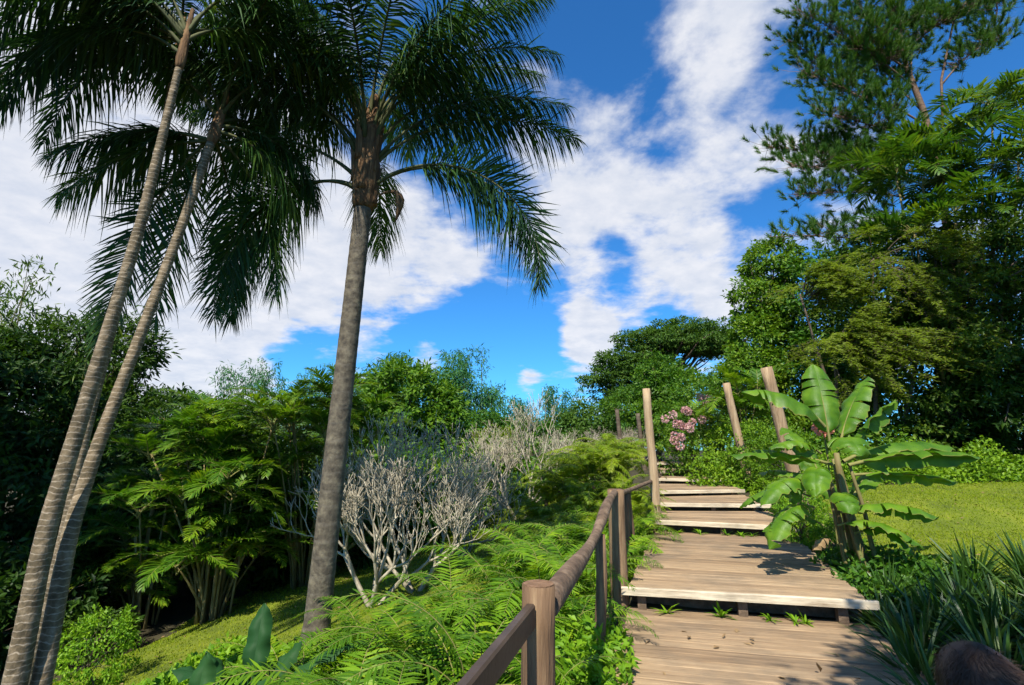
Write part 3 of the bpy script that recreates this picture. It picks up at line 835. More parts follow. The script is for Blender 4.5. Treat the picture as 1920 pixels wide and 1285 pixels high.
# ------------------------------------------------------------------ areca clumps
def areca_variants(mat, k, L, n, leaf, W):
    res = []
    for i in range(k):
        mb = frond_geo(L * rng.uniform(.9, 1.1), rng.uniform(50, 72), rng.uniform(-45, -10), n, leaf, W, 62, 30, 24, 8, .22, .1, .2, segs=3, rr=.012, jit=4, rsides=4)
        res.append(mb.mesh('frond', [mat, M['rachis']]))
    return res
AV = areca_variants(M['areca'], 6, 1.25, 34, .36, .038)
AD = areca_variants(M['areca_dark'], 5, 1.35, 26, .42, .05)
def areca(x, y, label, canes, var, hmin, hmax, spread, fr=7, fs=1.0, group='feathery cane palm clumps', z=None, cane_mat='cane', fan=None):
    z = G(x, y) if z is None else z
    o = thing('cane_palm', (x, y, z), label, 'palm clump', group)
    for c in range(canes):
        az = rng.uniform(0, 6.28) if fan is None else R(fan[0] + (fan[1] - fan[0]) * rng.uniform())
        h = rng.uniform(hmin, hmax); out = rng.uniform(.05, 1) * spread * (.4 + .6 * h / hmax)
        b = np.array([math.cos(az), math.sin(az), 0]) * rng.uniform(.03, .22) * spread
        tp = np.array([math.cos(az) * out, math.sin(az) * out, h])
        m = 8; t = np.linspace(0, 1, m)[:, None]
        P = b + (tp - b) * t + np.array([math.cos(az), math.sin(az), 0]) * (t ** 2 - t) * .25 * out
        P[0][2] -= .1
        mb = MB(); tube(mb, P, np.linspace(.03, .018, m) * rng.uniform(.7, 1.1) * (1 + .08 * np.cos(np.arange(m) * 3.1)), 7)
        link('cane', mb.mesh('cane', M[cane_mat]), o)
        for f in range(fr):
            fa = az * .3 + f * 2.4 + rng.uniform(-.4, .4)
            s = fs * rng.uniform(.75, 1.15)
            link('frond', var[rng.integers(len(var))], o, tuple(P[-1] - np.array([0, 0, rng.uniform(0, .15)])),
                 (rng.normal(0, .12), rng.uniform(-.35, .45), fa), (s, s, s))
    return o
areca(-5.75, 10.7, 'yellow-green cane palm clump with pale stems at the edge of the sloping lawn', 30, AV, .8, 3.8, 1.6, 8, .95)
areca(-7.2, 10.9, 'lower cane palm clump with thin leaning stems left of the bright one', 16, AV, .6, 2.8, 1.2, 7, .9)
areca(-4.5, 12.0, 'cane palm clump with bright fronds directly behind the big palm trunk', 24, AV, .8, 4.0, 1.7, 8, .95)
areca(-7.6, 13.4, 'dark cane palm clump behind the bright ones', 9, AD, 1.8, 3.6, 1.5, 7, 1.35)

# ------------------------------------------------------------------ ferns
def fern_vars(mat, k, L, n, leaf, W, **kk):
    r = []
    for i in range(k):
        a = dict(a0=78, a1=52, v=4, vj=5, droop=.22, dj=.06, t0=.1, segs=2, rr=.006, jit=3, rsides=4, pw=1.1, side_bend=rng.uniform(-18, 18))
        a.update(kk)
        mb = frond_geo(L, rng.uniform(68, 86), rng.uniform(-65, -30), n, leaf, W, **a)
        r.append(mb.mesh('frond', [mat, M['rachis']]))
    return r
FV = fern_vars(M['fern'], 8, 1.35, 40, .23, .026)
FF = fern_vars(M['fern_fine'], 5, 1.0, 46, .17, .020, droop=.4)
def fern(x, y, s, var, label, group, nf=11, z=None):
    o = thing('fern', (x, y, G(x, y) if z is None else z), label, 'fern', group)
    for f in range(nf):
        q = s * rng.uniform(.75, 1.15)
        link('frond', var[rng.integers(len(var))], o, (rng.normal(0, .05), rng.normal(0, .05), .02),
             (rng.normal(0, .15), rng.uniform(-.3, .35), f * 2.4 + rng.uniform(-.3, .3)), (q, q, q))
    return o
fg = 'ferns on the bank left of the handrail'
big = [(-.75, 3.25, 1.0, 'large arching fern at the bottom of the picture, left of the near handrail post'),
       (-1.15, 4.0, 1.05, 'broad arching fern growing in front of the big palm trunk'),
       (-.35, 4.35, 1.05, 'tall bright fern directly left of the near handrail post'),
       (-1.75, 4.7, .8, 'low fern at the foot of the big palm'),
       (-2.2, 5.5, .7, 'small fern just in front of the big palm trunk'),
       (-1.5, 5.9, .8, 'fern immediately right of the big palm trunk'),
       (.05, 5.4, 1.0, 'fern below the bent log rail')]
for x, y, s, lb in big: fern(x, y, s, FV, lb, fg, 13)
lab2 = 'arching green fern in the mixed bank between the lawn and the handrail'
for x, y, s in [(-.9, 5.3, .95), (-.55, 6.1, 1.0), (.35, 6.4, 1.0), (-.15, 7.0, 1.0), (.75, 7.4, .95), (.2, 8.0, 1.0), (.95, 8.5, 1.0), (.45, 9.1, .95),
                (1.35, 9.3, .95), (.2, 3.9, .6), (.45, 4.7, .5), (.5, 5.4, .7), (.95, 6.3, .7), (1.3, 7.3, .75),
                (1.75, 8.6, .8), (2.05, 9.4, .85), (-.45, 2.5, .6)]:
    fern(x, y, s, FV, 'small green fern tucked right beside the handrail posts' if x > xL(y) - .9 else ('arching fern on the bank edge, bordering the sloping lawn' if x < xL(y) - 1.9 else lab2), fg, 11)
lab3 = 'fine yellow-green fern in the tall mound beyond the handrail'
for x, y, s, up in [(1.0, 10.6, 1.05, .3), (1.6, 10.7, 1.1, .45), (2.15, 10.7, 1.0, .5), (1.2, 11.6, 1.2, .75), (1.8, 11.7, 1.25, .95), (2.4, 11.9, 1.15, .9), (1.5, 12.6, 1.3, 1.0), (2.1, 12.8, 1.3, 1.15),
                (2.7, 13.2, 1.2, 1.05), (1.9, 13.8, 1.35, 1.1), (2.6, 14.2, 1.35, 1.15), (3.2, 14.8, 1.25, 1.0), (.6, 11.3, 1.0, .4), (.8, 12.6, 1.1, .6), (2.1, 10.0, .95, .2), (1.5, 9.9, 1.0, .15), (1.2, 13.6, 1.2, .8)]:
    o = fern(x, y, s, FF, lab3, 'ferns in the mound beyond the handrail', 18, G(x, y) + up)
    mb = MB(); tube(mb, np.array([[0, 0, -up - .1], [.02, 0, -up * .5], [0, 0, .05]]), np.array([.06, .05, .05]), 6)
    link('stem', mb.mesh('stem', M['dark_wood']), o)

for x, y, s in [(.9, 10.0, 1.0), (1.2, 9.4, .9), (2.3, 10.4, .9), (.5, 10.6, 1.0), (2.55, 11.3, .9), (2.85, 12.2, .9), (.3, 12.0, 1.0), (.6, 13.6, 1.0)]:
    fern(x, y, s, FF, 'fine fern at the foot of the tall fern mound', 'ferns at the foot of the mound', 16, G(x, y) + .1)
# ------------------------------------------------------------------ bare frangipani shrubs
def bare_tree(h, seed, depth=8):
    r = np.random.default_rng(seed)
    mb = MB()
    def grow(p, d, ln, rad, lev):
        if lev == 0: return
        m = 4; t = np.linspace(0, 1, m)[:, None]
        bend = r.normal(0, .3, 3); e = norm(d + bend + np.array([0, 0, .5]))
        Q = p + d * ln * t * (1 - t * .5) + e * ln * t ** 2 * .5
        tube(mb, Q, np.linspace(rad, rad * .8, m), 5, cap=(lev == 1))
        k = 3 if r.uniform() < .28 else 2
        a0 = r.uniform(0, 6.28)
        u = norm(np.cross(e, [.3, .5, .8])); w = np.cross(e, u)
        for i in range(k):
            a = a0 + i * 6.28 / k + r.normal(0, .3)
            sp = r.uniform(.28, .7)
            nd = norm(e + sp * (math.cos(a) * u + math.sin(a) * w))
            grow(Q[-1], nd, ln * r.uniform(.62, .98), max(rad * .70, .005), lev - 1)
    for i in range(4):
        a = i * 1.57 + r.uniform(-.4, .4)
        grow(np.array([0, 0, -.1]), norm(np.array([math.cos(a) * .7, math.sin(a) * .7, .9])), h * .25, .04 * h / 2.3, depth)
    return mb
BT = [bare_tree(2.3, s).mesh('branches', M['bare']) for s in (1, 2, 3)]
def bare(px, py, Y, s, v, label, rz=0.0):
    p = at(px, py, Y)
    o = thing('bare_shrub', (p[0], Y, G(p[0], Y)), label, 'bare shrub', 'leafless frangipani shrubs on the slope', rz, s)
    link('branches', BT[v], o)
bare(702, 1100, 8.7, 1.08, 0, 'bare grey shrub nearest the big palm trunk, standing on the sloping lawn')
bare(780, 1075, 9.0, 1.05, 1, 'bare grey shrub in the middle of the slope, tangled with its left neighbour', 1.0)
bare(870, 1010, 11.2, .8, 2, 'bare grey shrub on the slope behind the nearest ferns', 2.0)
bare(975, 965, 14.8, 1.25, 0, 'tall bare grey shrub rising above the ferns against the sky', 3.9)
bare(1040, 900, 19, .9, 2, 'bare shrub behind the tallest bare one, near the fern mound', .6)
for i, (px, Y) in enumerate([(1110, 22), (1150, 24), (1185, 25)]):
    bare(px, 850, Y, .75, i % 3, 'pale bare shrub in the far thicket behind the fern mound', i * 1.3)

# ------------------------------------------------------------------ shrubs and low plants
def shrub_variant(mat, ln, w, n=60, per=40, r=(1, 1, .9), clump=.28, **kw):
    mb = MB(); c = leaf_cloud(mb, [(0, 0, r[2] * .8, r[0], r[1], r[2])], n, clump, per, ln, w, zmin=-.05, **kw)
    tb = MB(); limbs(tb, (0, 0, -.1), (0, 0, r[2] * .6), .035, c, 14)
    return mb.mesh('crown', mat, False), tb.mesh('trunk', M['bark'])
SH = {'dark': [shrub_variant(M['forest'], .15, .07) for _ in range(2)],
      'broad': [shrub_variant(M['broad'], .17, .075) for _ in range(2)],
      'hedge': [shrub_variant(M['hedge'], .075, .045, 130, 45, clump=.16) for _ in range(2)],
      'low': [shrub_variant(M['ground_leaf'], .10, .06, 90, 30, clump=.2) for _ in range(2)]}
def shrub(x, y, sx, sz, kind, label, group, z=None, name='shrub', cat='shrub', sy=None):
    o = link(name, None, None, (x, y, G(x, y) if z is None else z), (0, 0, rng.uniform(0, 6.28)), (sx, sy or sx, sz))
    o.empty_display_size = .2
    tag(o, label, cat, group)
    a, b = SH[kind][rng.integers(len(SH[kind]))]
    link('crown', a, o); link('trunk', b, o)
    return o
# shaded forest floor on the left
for x, y, sx, sz in [(-7.0, 9.3, .6, .5), (-8.2, 9.6, 1.0, 1.1), (-8.4, 7.6, 1.0, 1.3), (-9.8, 9.2, 1.2, 1.6), (-8.6, 12.2, 1.2, 1.5), (-9.6, 11.0, 1.4, 1.8),
                     (-11.6, 11.5, 1.6, 2.0), (-6.2, 13.0, 1.2, 1.3), (-4.3, 13.6, 1.2, 1.2), (-3.0, 14.0, 1.2, 1.3), (-7.2, 15.0, 1.6, 1.9), (-9.6, 15.2, 1.9, 2.3), (-5.0, 15.6, 1.6, 1.8),
                     (-1.8, 14.6, 1.2, 1.3), (-2.9, 16.2, 1.7, 1.7), (-.9, 17.2, 1.6, 1.5), (-5.0, 17.0, 2.0, 2.2), (.3, 19.5, 1.8, 1.5), (1.5, 22, 1.8, 1.4)]:
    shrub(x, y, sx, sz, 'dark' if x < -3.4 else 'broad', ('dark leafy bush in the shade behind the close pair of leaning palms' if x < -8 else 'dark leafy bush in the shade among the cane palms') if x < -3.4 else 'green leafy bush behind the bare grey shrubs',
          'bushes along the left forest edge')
shrub(-5.4, 7.4, .45, .6, 'low', 'small yellowish bush standing on the lawn below the cane palms', 'low plants at the bottom left')
# ground cover bottom left
def cover(name, label, n, fn, ln, w, mat, h):
    p = fn(n)
    p[:, 2] = gz(p[:, 0], p[:, 1]) + rng.uniform(.02, 1, len(p)) ** 1.5 * h * (.6 + .5 * np.sin(p[:, 0] * 3.1) * np.cos(p[:, 1] * 2.7))
    m = len(p)
    d = norm(rng.normal(0, .7, (m, 3)) + np.array([0, 0, .1])); nr = norm(rng.normal(0, .4, (m, 3)) + np.array([-.1, -.25, .9]))
    mb = MB(); leaves(mb, p, d, nr, ln * rng.uniform(.6, 1.3, m), w * rng.uniform(.7, 1.2, m))
    return tag(link(name, mb.mesh(name, mat, False)), label, 'ground cover', kind='stuff')
def ell(cx, cy, rx, ry, rot=0):
    def f(n):
        a = rng.uniform(0, 6.28, n); r = np.sqrt(rng.uniform(0, 1, n))
        x = rx * r * np.cos(a); y = ry * r * np.sin(a)
        c, s = math.cos(rot), math.sin(rot)
        return np.stack([cx + x * c - y * s, cy + x * s + y * c, 0 * x], -1)
    return f
cover('ground_cover', 'bright leafy ground cover at the bottom left below the cane palms', 17000, ell(-3.6, 5.75, 2.1, 1.35, .25), .10, .06, M['ground_leaf'], .32)
cover('ground_cover', 'leafy undergrowth between the lower handrail posts and the boardwalk', 5200, ell(.35, 3.9, .42, 1.7, -.33), .085, .045, M['ground_leaf'], .42)
cover('ground_cover', 'leafy undergrowth along the left side of the middle landing', 5000, ell(1.55, 8.2, .42, 2.3, -.33), .085, .045, M['hedge'], .5)
cover('ground_cover', 'dark leaves filling the inside of the fern mound', 9000, ell(1.9, 12.4, .9, 2.3, -.33), .12, .05, M['fern_fine'], 1.0)
cover('ground_cover', 'low leafy plants around the foot of the banana plant', 4500, ell(4.5, 6.6, .8, .9, 0), .09, .05, M['broad'], .4)
cover('ground_cover', 'low green ground cover bed behind the right-hand lawn', 30000, ell(14, 15.8, 9, 1.6, .06), .12, .075, M['hedge'], 1.15)
cover('ground_cover', 'dark leafy plants beneath the ferns on the bank', 9000, ell(.2, 6.6, .8, 4.2, -.33), .10, .05, M['broad'], .45)

# paddle-leaved plants, banana
def blade(L, Wd, el0, el1, n=28, pw=1.0, fold=.25, wave=.02, tears=(), side_bend=0.0, tipw=.0, petiole=.2, roll=0.0, seed=0, auto=0):
    """large simple leaf from the origin towards +X: arching blade with midrib; tears = list of (t, side) splits"""
    r = np.random.default_rng(seed)
    m = n + 1
    tears = list(tears) + [(r.uniform(.15, .92), sg) for sg in (1, -1) for _ in range(r.integers(1, 4) if auto else 0)]
    t = np.linspace(0, 1, m)
    el = np.radians(el0 + (el1 - el0) * t ** pw); az = np.radians(side_bend) * t
    T = np.stack([np.cos(el) * np.cos(az), np.cos(el) * np.sin(az), np.sin(el)], -1)
    Lp = L * petiole
    P = np.vstack([[0, 0, 0], np.cumsum((T[1:] + T[:-1]) * .5 * L / n, axis=0)]) + T[0] * Lp
    S = norm(np.cross(T, np.array([0, .001, 1.0]))); Nn = np.cross(S, T)
    if roll:
        c, s = math.cos(R(roll)), math.sin(R(roll))
        S, Nn = S * c + Nn * s, Nn * c - S * s
    w = Wd * .5 * np.interp(t, [0, .06, .2, .5, .8, .93, 1], [.1, .55, .88, 1, .82, .5, .03])
    w = w * (1 + r.normal(0, .025, m) * (np.arange(m) > 1))
    ph = r.uniform(0, 6)
    pleat = {1: r.normal(0, .010, m), -1: r.normal(0, .010, m)}
    mb = MB()
    cols = 5
    for sg in (1, -1):
        tr = sorted([x for x, s_ in tears if s_ == sg])
        # pieces between tears are separate patches that sag differently
        cuts = [0] + [int(round(x * n)) for x in tr] + [n]
        for a, b in zip(cuts[:-1], cuts[1:]):
            if b <= a: continue
            sag = r.uniform(-.5, .9) * max(fold, .25) if len(cuts) > 2 else 0
            idx = np.arange(a, b + 1)
            k = len(idx)
            verts = np.zeros((k, cols + 1, 3))
            for c in range(cols + 1):
                f = c / cols
                shr = np.zeros(k)
                if len(cuts) > 2 and k > 1:
                    shr = np.interp(np.arange(k), [0, k - 1], [1, -1]) * .55 * f * L / n
                    if a == 0: shr = np.minimum(shr, 0)
                    if b == n: shr = np.maximum(shr, 0)
                wv = wave * np.sin(idx * .8 + ph + sg) * f + pleat[sg][idx] * f
                verts[:, c] = P[idx] + sg * S[idx] * (w[idx] * f)[:, None] * math.cos(fold * f) + Nn[idx] * ((w[idx] * f * (math.sin(.5) * .7 * (1 - f * 1.5) - (fold + sag) * f)) + wv)[:, None] + T[idx] * shr[:, None]
            base = mb.n
            i, j = np.meshgrid(np.arange(k - 1), np.arange(cols), indexing='ij')
            q = np.stack([i * (cols + 1) + j, (i + 1) * (cols + 1) + j, (i + 1) * (cols + 1) + j + 1, i * (cols + 1) + j + 1], -1).reshape(-1, 4)
            if sg < 0: q = q[:, ::-1]
            mb.add(verts.reshape(-1, 3), [q], 0)
            uvs = np.stack([np.repeat(idx / n, cols + 1) * L * 2, .5 + sg * .5 * np.tile(np.linspace(0, 1, cols + 1), k)], -1)
            mb.uv.append(uvs)
    rib = MB()
    Q = np.vstack([[[0, 0, 0]], P[::2]]); Q = Q - Nn[np.minimum(np.arange(len(Q)) * 2, n)] * .006
    tube(rib, Q, np.interp(np.linspace(0, 1, len(Q)), [0, .2, 1], [.022, .014, .003]) * L / 1.2, 6, 0, cap=False)
    mb.rib = rib
    return mb
def blade_obj(par, mb, mats, loc, az, name='leaf', rx=0.0):
    me = mb.mesh(name, mats[0])
    U = np.concatenate(mb.uv)
    uvl = me.uv_layers.new(name='UVMap')
    li = np.zeros(len(me.loops), dtype=np.int32); me.loops.foreach_get('vertex_index', li)
    uvl.data.foreach_set('uv', U[li].astype(np.float32).ravel())
    o = link(name, me, par, tuple(loc), (rx, 0, R(az)))
    link('midrib', mb.rib.mesh('midrib', mats[1]), o)
    return o
BX, BY = 4.42, 6.85
bz = G(BX, BY)
ban = thing('banana_plant', (BX, BY, bz), 'banana plant with broad torn leaves beside the right edge of the boardwalk', 'banana plant')
BO = np.array([BX, BY, bz])
BM = [M['banana'], M['rachis']]
for k, (dx, dy, h, r0) in enumerate([(0, 0, 1.58, .055), (.12, .12, 1.5, .045), (-.14, .05, 1.3, .032), (.2, -.06, 1.45, .03), (-.06, -.14, 1.25, .026), (-.2, .0, 1.1, .022), (.05, .2, 1.5, .03), (-.1, .2, 1.35, .03)]):
    mb = MB(); n = 8; t = np.linspace(0, 1, n)
    P = np.stack([dx * (1 - .3 * t) - .2 * t, dy * (1 - .3 * t), -.1 + (h + .1) * t], -1) + wob(n, .012)
    tube(mb, P, r0 * np.linspace(1.2, .6, n), 10)
    link('stem', mb.mesh('stem', M['banana_stem']), ban)
def bleaf(px, py, dY, az, L, Wd, el0, el1, **kk):
    p = at(px, py, BY + dY) - BO
    ms = BM if 'mats' not in kk else kk.pop('mats')
    kk.setdefault('seed', int(px + py))
    kk.setdefault('petiole', .12); kk.setdefault('auto', 1)
    return blade_obj(ban, blade(L, Wd, el0, el1, **kk), ms, p, az)
# base pixel, depth offset, compass angle, length, width, start and end pitch
bleaf(1556, 828, 0, 75, 1.0, .44, 86, 62, fold=.12)                                        # upright centre leaf
bleaf(1575, 830, .1, 20, 1.05, .40, 62, 40, fold=.2, tears=[(.5, 1), (.7, -1)])            # upper right
bleaf(1590, 838, -.1, -10, .80, .26, 52, 30, fold=.5, roll=35)                            # narrow right
bleaf(1548, 800, 0, 178, 1.1, .46, 52, -12, fold=.45, tears=[(.45, 1), (.6, 1), (.75, -1)])      # upper left, bent over
bleaf(1540, 850, -.1, 200, .80, .30, 30, -30, fold=.4, tears=[(.3, -1), (.5, 1)])
bleaf(1560, 870, -.15, 186, 1.25, .22, 14, -8, fold=.35, roll=-10)                        # long left leaf
bleaf(1530, 915, -.2, 200, .95, .34, 28, -62, fold=.4, tears=[(.4, 1), (.55, -1), (.7, 1)])    # left drooping over the steps
bleaf(1525, 950, -.2, 205, .95, .36, 10, -74, fold=.35, tears=[(.2, 1), (.35, 1), (.5, 1), (.65, 1), (.8, 1), (.4, -1), (.6, -1)])  # torn, low left
bleaf(1580, 865, .2, 6, 1.55, .36, 22, -16, fold=.6, roll=30, wave=.02)                   # long right
bleaf(1590, 872, -.1, -4, 1.45, .34, 14, -10, fold=.5, roll=40, wave=.02)                 # long right, below
bleaf(1600, 890, .1, 2, 1.25, .24, 4, -14, fold=.4, roll=28, wave=.025)
bleaf(1570, 835, -.25, 260, .62, .44, 30, -66, fold=.3, tears=[(.6, 1), (.75, -1)])       # facing the viewer
bleaf(1575, 960, -.1, -18, .95, .30, 20, -30, fold=.4, roll=20)
bleaf(1570, 985, -.1, -35, .80, .26, 20, -55, fold=.3)
bleaf(1500, 880, -.1, 215, .45, .22, -40, -85, fold=.15)                                  # small bright hanging leaf
bleaf(1572, 950, .2, 80, .8, .3, 50, -10, fold=.3)
bleaf(1560, 925, .1, 130, .9, .3, 40, -20, fold=.3)
bleaf(1565, 1020, -.25, 190, .35, .12, 40, -80, fold=.6, mats=[M['dry'], M['dry']])
bleaf(1590, 980, 0, -50, .7, .26, 10, -70, fold=.3)
bleaf(1570, 930, -.15, 250, .6, .3, 20, -60, fold=.3)
bleaf(1600, 1000, -.1, 340, .7, .24, 20, -50, fold=.3)
bleaf(1545, 985, .1, 170, .75, .26, 30, -55, fold=.35)
bleaf(1600, 960, .2, 60, .8, .28, 45, -20, fold=.3)
bleaf(1540, 900, .15, 100, .9, .34, 70, 20, fold=.25)
bleaf(1535, 880, -.2, 235, .75, .34, 10, -60, fold=.3, tears=[(.4, 1), (.6, -1)])
bleaf(1520, 930, .1, 160, .85, .3, 20, -50, fold=.35, tears=[(.5, 1)])
bleaf(1550, 900, .2, 150, .9, .34, 50, -10, fold=.3, tears=[(.4, -1), (.6, -1)])
bleaf(1600, 930, .2, 30, .9, .32, 40, -20, fold=.35, tears=[(.5, 1)])

def paddle(px, py, Y, label, specs):
    p = at(px, py, Y); b = np.array([p[0], Y, G(p[0], Y)])
    o = thing('paddle_leaf_plant', b, label, 'leafy plant', 'dark large-leaved plants at the bottom')
    for k, (az, L, Wd, e0, e1) in enumerate(specs):
        blade_obj(o, blade(L, Wd, e0, e1, fold=.25, seed=k, petiole=.35), [M['canna'], M['rachis_dark']], (0, 0, .05), az)
paddle(470, 1250, 4.6, 'dark plant with upright paddle leaves left of the big palm trunk', [(100, .75, .22, 85, 60), (20, .8, .2, 60, 0), (170, .7, .2, 60, -10), (250, .6, .2, 60, 0), (330, .7, .2, 50, -30), (60, .6, .2, 70, 20), (200, .6, .18, 80, 40)])
paddle(365, 1285, 3.9, 'dark plant with pointed paddle leaves at the bottom edge', [(95, .65, .2, 88, 70), (10, .7, .2, 40, -10), (175, .65, .2, 55, 0), (330, .6, .22, 40, -20), (240, .6, .2, 50, -10), (60, .6, .2, 60, 20)])

# strap-leaved plants bottom right
def strap_variant(n, L, W):
    a = rng.uniform(0, 6.28, n); el = np.radians(rng.uniform(25, 85, n))
    d = np.stack([np.cos(a) * np.cos(el), np.sin(a) * np.cos(el), np.sin(el)], -1)
    side = norm(np.cross(d, [0, 0, 1.0]) + rng.normal(0, .3, (n, 3)))
    p = np.stack([np.cos(a) * .04, np.sin(a) * .04, 0 * a], -1)
    mb = MB()
    strips(mb, p, d, side, L * rng.uniform(.6, 1.1, n), W, rng.uniform(.1, .45, n), 5, prof=np.array([.7, 1, 1, .85, .55, .03]))
    return mb.mesh('leaves', M['strap'])
SV = [strap_variant(95, .64, .028) for _ in range(4)]
sp = [(2.55, 3.35, .9), (2.95, 3.9, 1.0), (3.35, 3.55, 1.05), (3.2, 4.5, 1.0), (3.7, 4.3, 1.05), (3.6, 5.0, 1.0), (4.1, 4.9, 1.1), (4.2, 5.5, 1.0), (4.6, 5.2, 1.1), (4.7, 5.8, 1.0),
      (5.2, 5.5, 1.1), (5.2, 6.2, 1.0), (4.5, 4.5, 1.05), (5.0, 4.9, 1.1), (3.9, 3.8, 1.0), (2.6, 2.7, .9), (3.1, 2.9, 1.0), (5.7, 6.0, 1.1), (3.0, 3.2, .9), (2.1, 2.3, .85),
      (3.75, 5.6, .9), (4.15, 6.1, .85), (5.6, 5.2, 1.1), (4.4, 3.9, 1.1), (2.75, 2.2, 1.0)]
for k, (x, y, s) in enumerate(sp):
    o = thing('strap_leaf_plant', (x, y, G(x, y)), ('dark strap-leaved clump leaning over the right edge of the near boardwalk' if x < xL(y) + 3.0 else 'dark strap-leaved clump in the back row against the right-hand lawn' if x > xL(y) + 3.9 else 'dark strap-leaved clump in the middle of the bottom right border'), 'strap plant', 'strap-leaved border plants', rng.uniform(0, 6.28), s * 1.05)
    link('leaves', SV[k % 4], o)
# weeds in the step gaps
def weed_var():
    n = 14; a = rng.uniform(0, 6.28, n); el = np.radians(rng.uniform(10, 70, n))
    d = np.stack([np.cos(a) * np.cos(el), np.sin(a) * np.cos(el), np.sin(el)], -1)
    mb = MB(); strips(mb, np.zeros((n, 3)), d, norm(np.cross(d, [0, 0, 1.0])), rng.uniform(.10, .24, n), .026, rng.uniform(.2, .6, n), 3)
    return mb.mesh('leaves', M['ground_leaf'])
WV = [weed_var() for _ in range(3)]
for k, (i, f) in enumerate([(1, .17), (1, .40), (1, .60), (1, .70), (2, .05), (2, .18), (2, .33), (2, .52), (2, .62), (2, .7), (1, .74)]):
    A, B, z = FR[i]; A = np.array(A); B = np.array(B); cd = norm(B - A)
    p = A + (B - A) * f + np.array([cd[1], -cd[0]]) * .04
    zz = FR[i - 1][2] + .004
    o = thing('weed', (p[0], p[1], zz), ('small green weed growing under the nearest step edge' if i == 1 else 'small green weed growing under the second step edge'), 'weed',
              'weeds under the nearest step' if i == 1 else 'weeds under the second step', rng.uniform(0, 6), rng.uniform(.7, 1.2))
    link('leaves', WV[k % 3], o)

# right of the path, further up: hedge, pink flowers
for k, (px, py, Y, sx, sz) in enumerate([(1325, 850, 18.0, .85, 1.05), (1372, 850, 16.8, .95, 1.2), (1420, 860, 15.2, .95, 1.2), (1472, 880, 13.6, .85, 1.1), (1400, 890, 15.4, .5, .5)]):
    p = at(px, py, Y)
    shrub(p[0], Y, sx, sz, 'hedge', 'clipped light green bush in the low hedge right of the upper steps', 'light green hedge right of the upper steps')
for k, (px, Y, sx, sz) in enumerate([(1500, 8.9, .4, .75), (1490, 10.4, .45, .4), (1520, 9.2, .45, .4), (1465, 11.6, .42, .35), (1560, 8.4, .4, .35), (1440, 12.8, .4, .35)]):
    p = at(px, 950, Y)
    shrub(p[0], Y, sx, sz, 'low', 'low leafy plant along the right edge of the steps behind the banana plant', 'low plants along the right edge of the steps')
def flower_bush(px, py, Y, sx, sz, label):
    p = at(px, py, Y)
    o = thing('flowering_shrub', (p[0], Y, G(p[0], Y)), label, 'flowering shrub')
    mb = MB(); c = leaf_cloud(mb, [(0, 0, sz * .9, sx, sx * .8, sz)], 110, .22, 26, .11, .05)
    link('crown', mb.mesh('crown', M['broad'], False), o)
    tb = MB(); limbs(tb, (0, 0, -.1), (0, 0, sz * .7), .05, c, 16)
    link('trunk', tb.mesh('trunk', M['bark']), o)
    return o
fb = flower_bush(1295, 880, 18.0, 1.0, 1.05, 'shrub with round pink flower heads right of the top steps')
fo = np.array(fb.location)
def blossom(par, pos, r, mat, n=70):
    mb = MB(); d = rdir(n); d[:, 1] -= .3; d = norm(d)
    leaves(mb, d * r * .75, norm(d + rng.normal(0, .6, (n, 3))), d, r * .55, r * .45)
    link('flower_head', mb.mesh('flower_head', mat, False), par, tuple(pos))
for px, py, dy in [(1312, 745, -.6), (1328, 748, -.7), (1326, 757, -.65), (1345, 752, -.4), (1285, 770, -.8), (1290, 772, -.8), (1247, 786, -.6), (1262, 778, -.7), (1268, 795, -.8),
                   (1276, 797, -.85), (1298, 793, -.85), (1293, 804, -.9), (1316, 787, -.8), (1265, 817, -.7), (1277, 820, -.8), (1275, 838, -.8), (1264, 826, -.7), (1375, 750, -.2), (1282, 800, -.85)]:
    blossom(fb, at(px, py, 18.0 + dy) - fo, .13, M['blossom'])
o = thing('flower_stalk', (at(1543, 800, 7.6)[0], 7.6, G(4.3, 7.6)), 'coral flower head glimpsed through the middle of the banana plant', 'flower')
mb = MB(); hz = at(1543, 800, 7.6)[2] - o.location[2]
tube(mb, np.stack([np.zeros(6), np.zeros(6), np.linspace(-.1, hz, 6)], -1) + wob(6, .01), .012, 6)
link('stalk', mb.mesh('stalk', M['rachis']), o)
blossom(o, (0, 0, hz), .13, M['coral'], 90)

def litter(label, n, x0, x1, y0, y1, mask, zf):
    x = rng.uniform(x0, x1, n); y = rng.uniform(y0, y1, n); k = mask(x, y); x = x[k]; y = y[k]; m = len(x)
    p = np.stack([x, y, zf(x, y)], -1); d = rdir(m); d[:, 2] *= .15
    mb = MB(); leaves(mb, p, norm(d), norm(np.array([0, 0, 1.0]) + rng.normal(0, .25, (m, 3))), rng.uniform(.05, .11, m), rng.uniform(.02, .05, m))
    tag(link('fallen_leaves', mb.mesh('fallen_leaves', M['dry'], False)), label, 'fallen leaves', kind='stuff')
litter('fallen leaves scattered over the right-hand lawn', 420, 6, 18, 6, 15.5, lawn_right, lambda x, y: gz(x, y) + .03)
litter('fallen leaves scattered on the sloping lawn', 220, -8, 3, 5, 14, lawn_left, lambda x, y: gz(x, y) + .03)
litter('small fallen leaves on the nearest landing', 40, .6, 3.4, 3.6, 5.6, lambda x, y: (x > xL(y) + .1) & (x < xL(y) + 2.2) & ((y < 4.9) | (x < 2.2)), lambda x, y: 0 * x + .008)
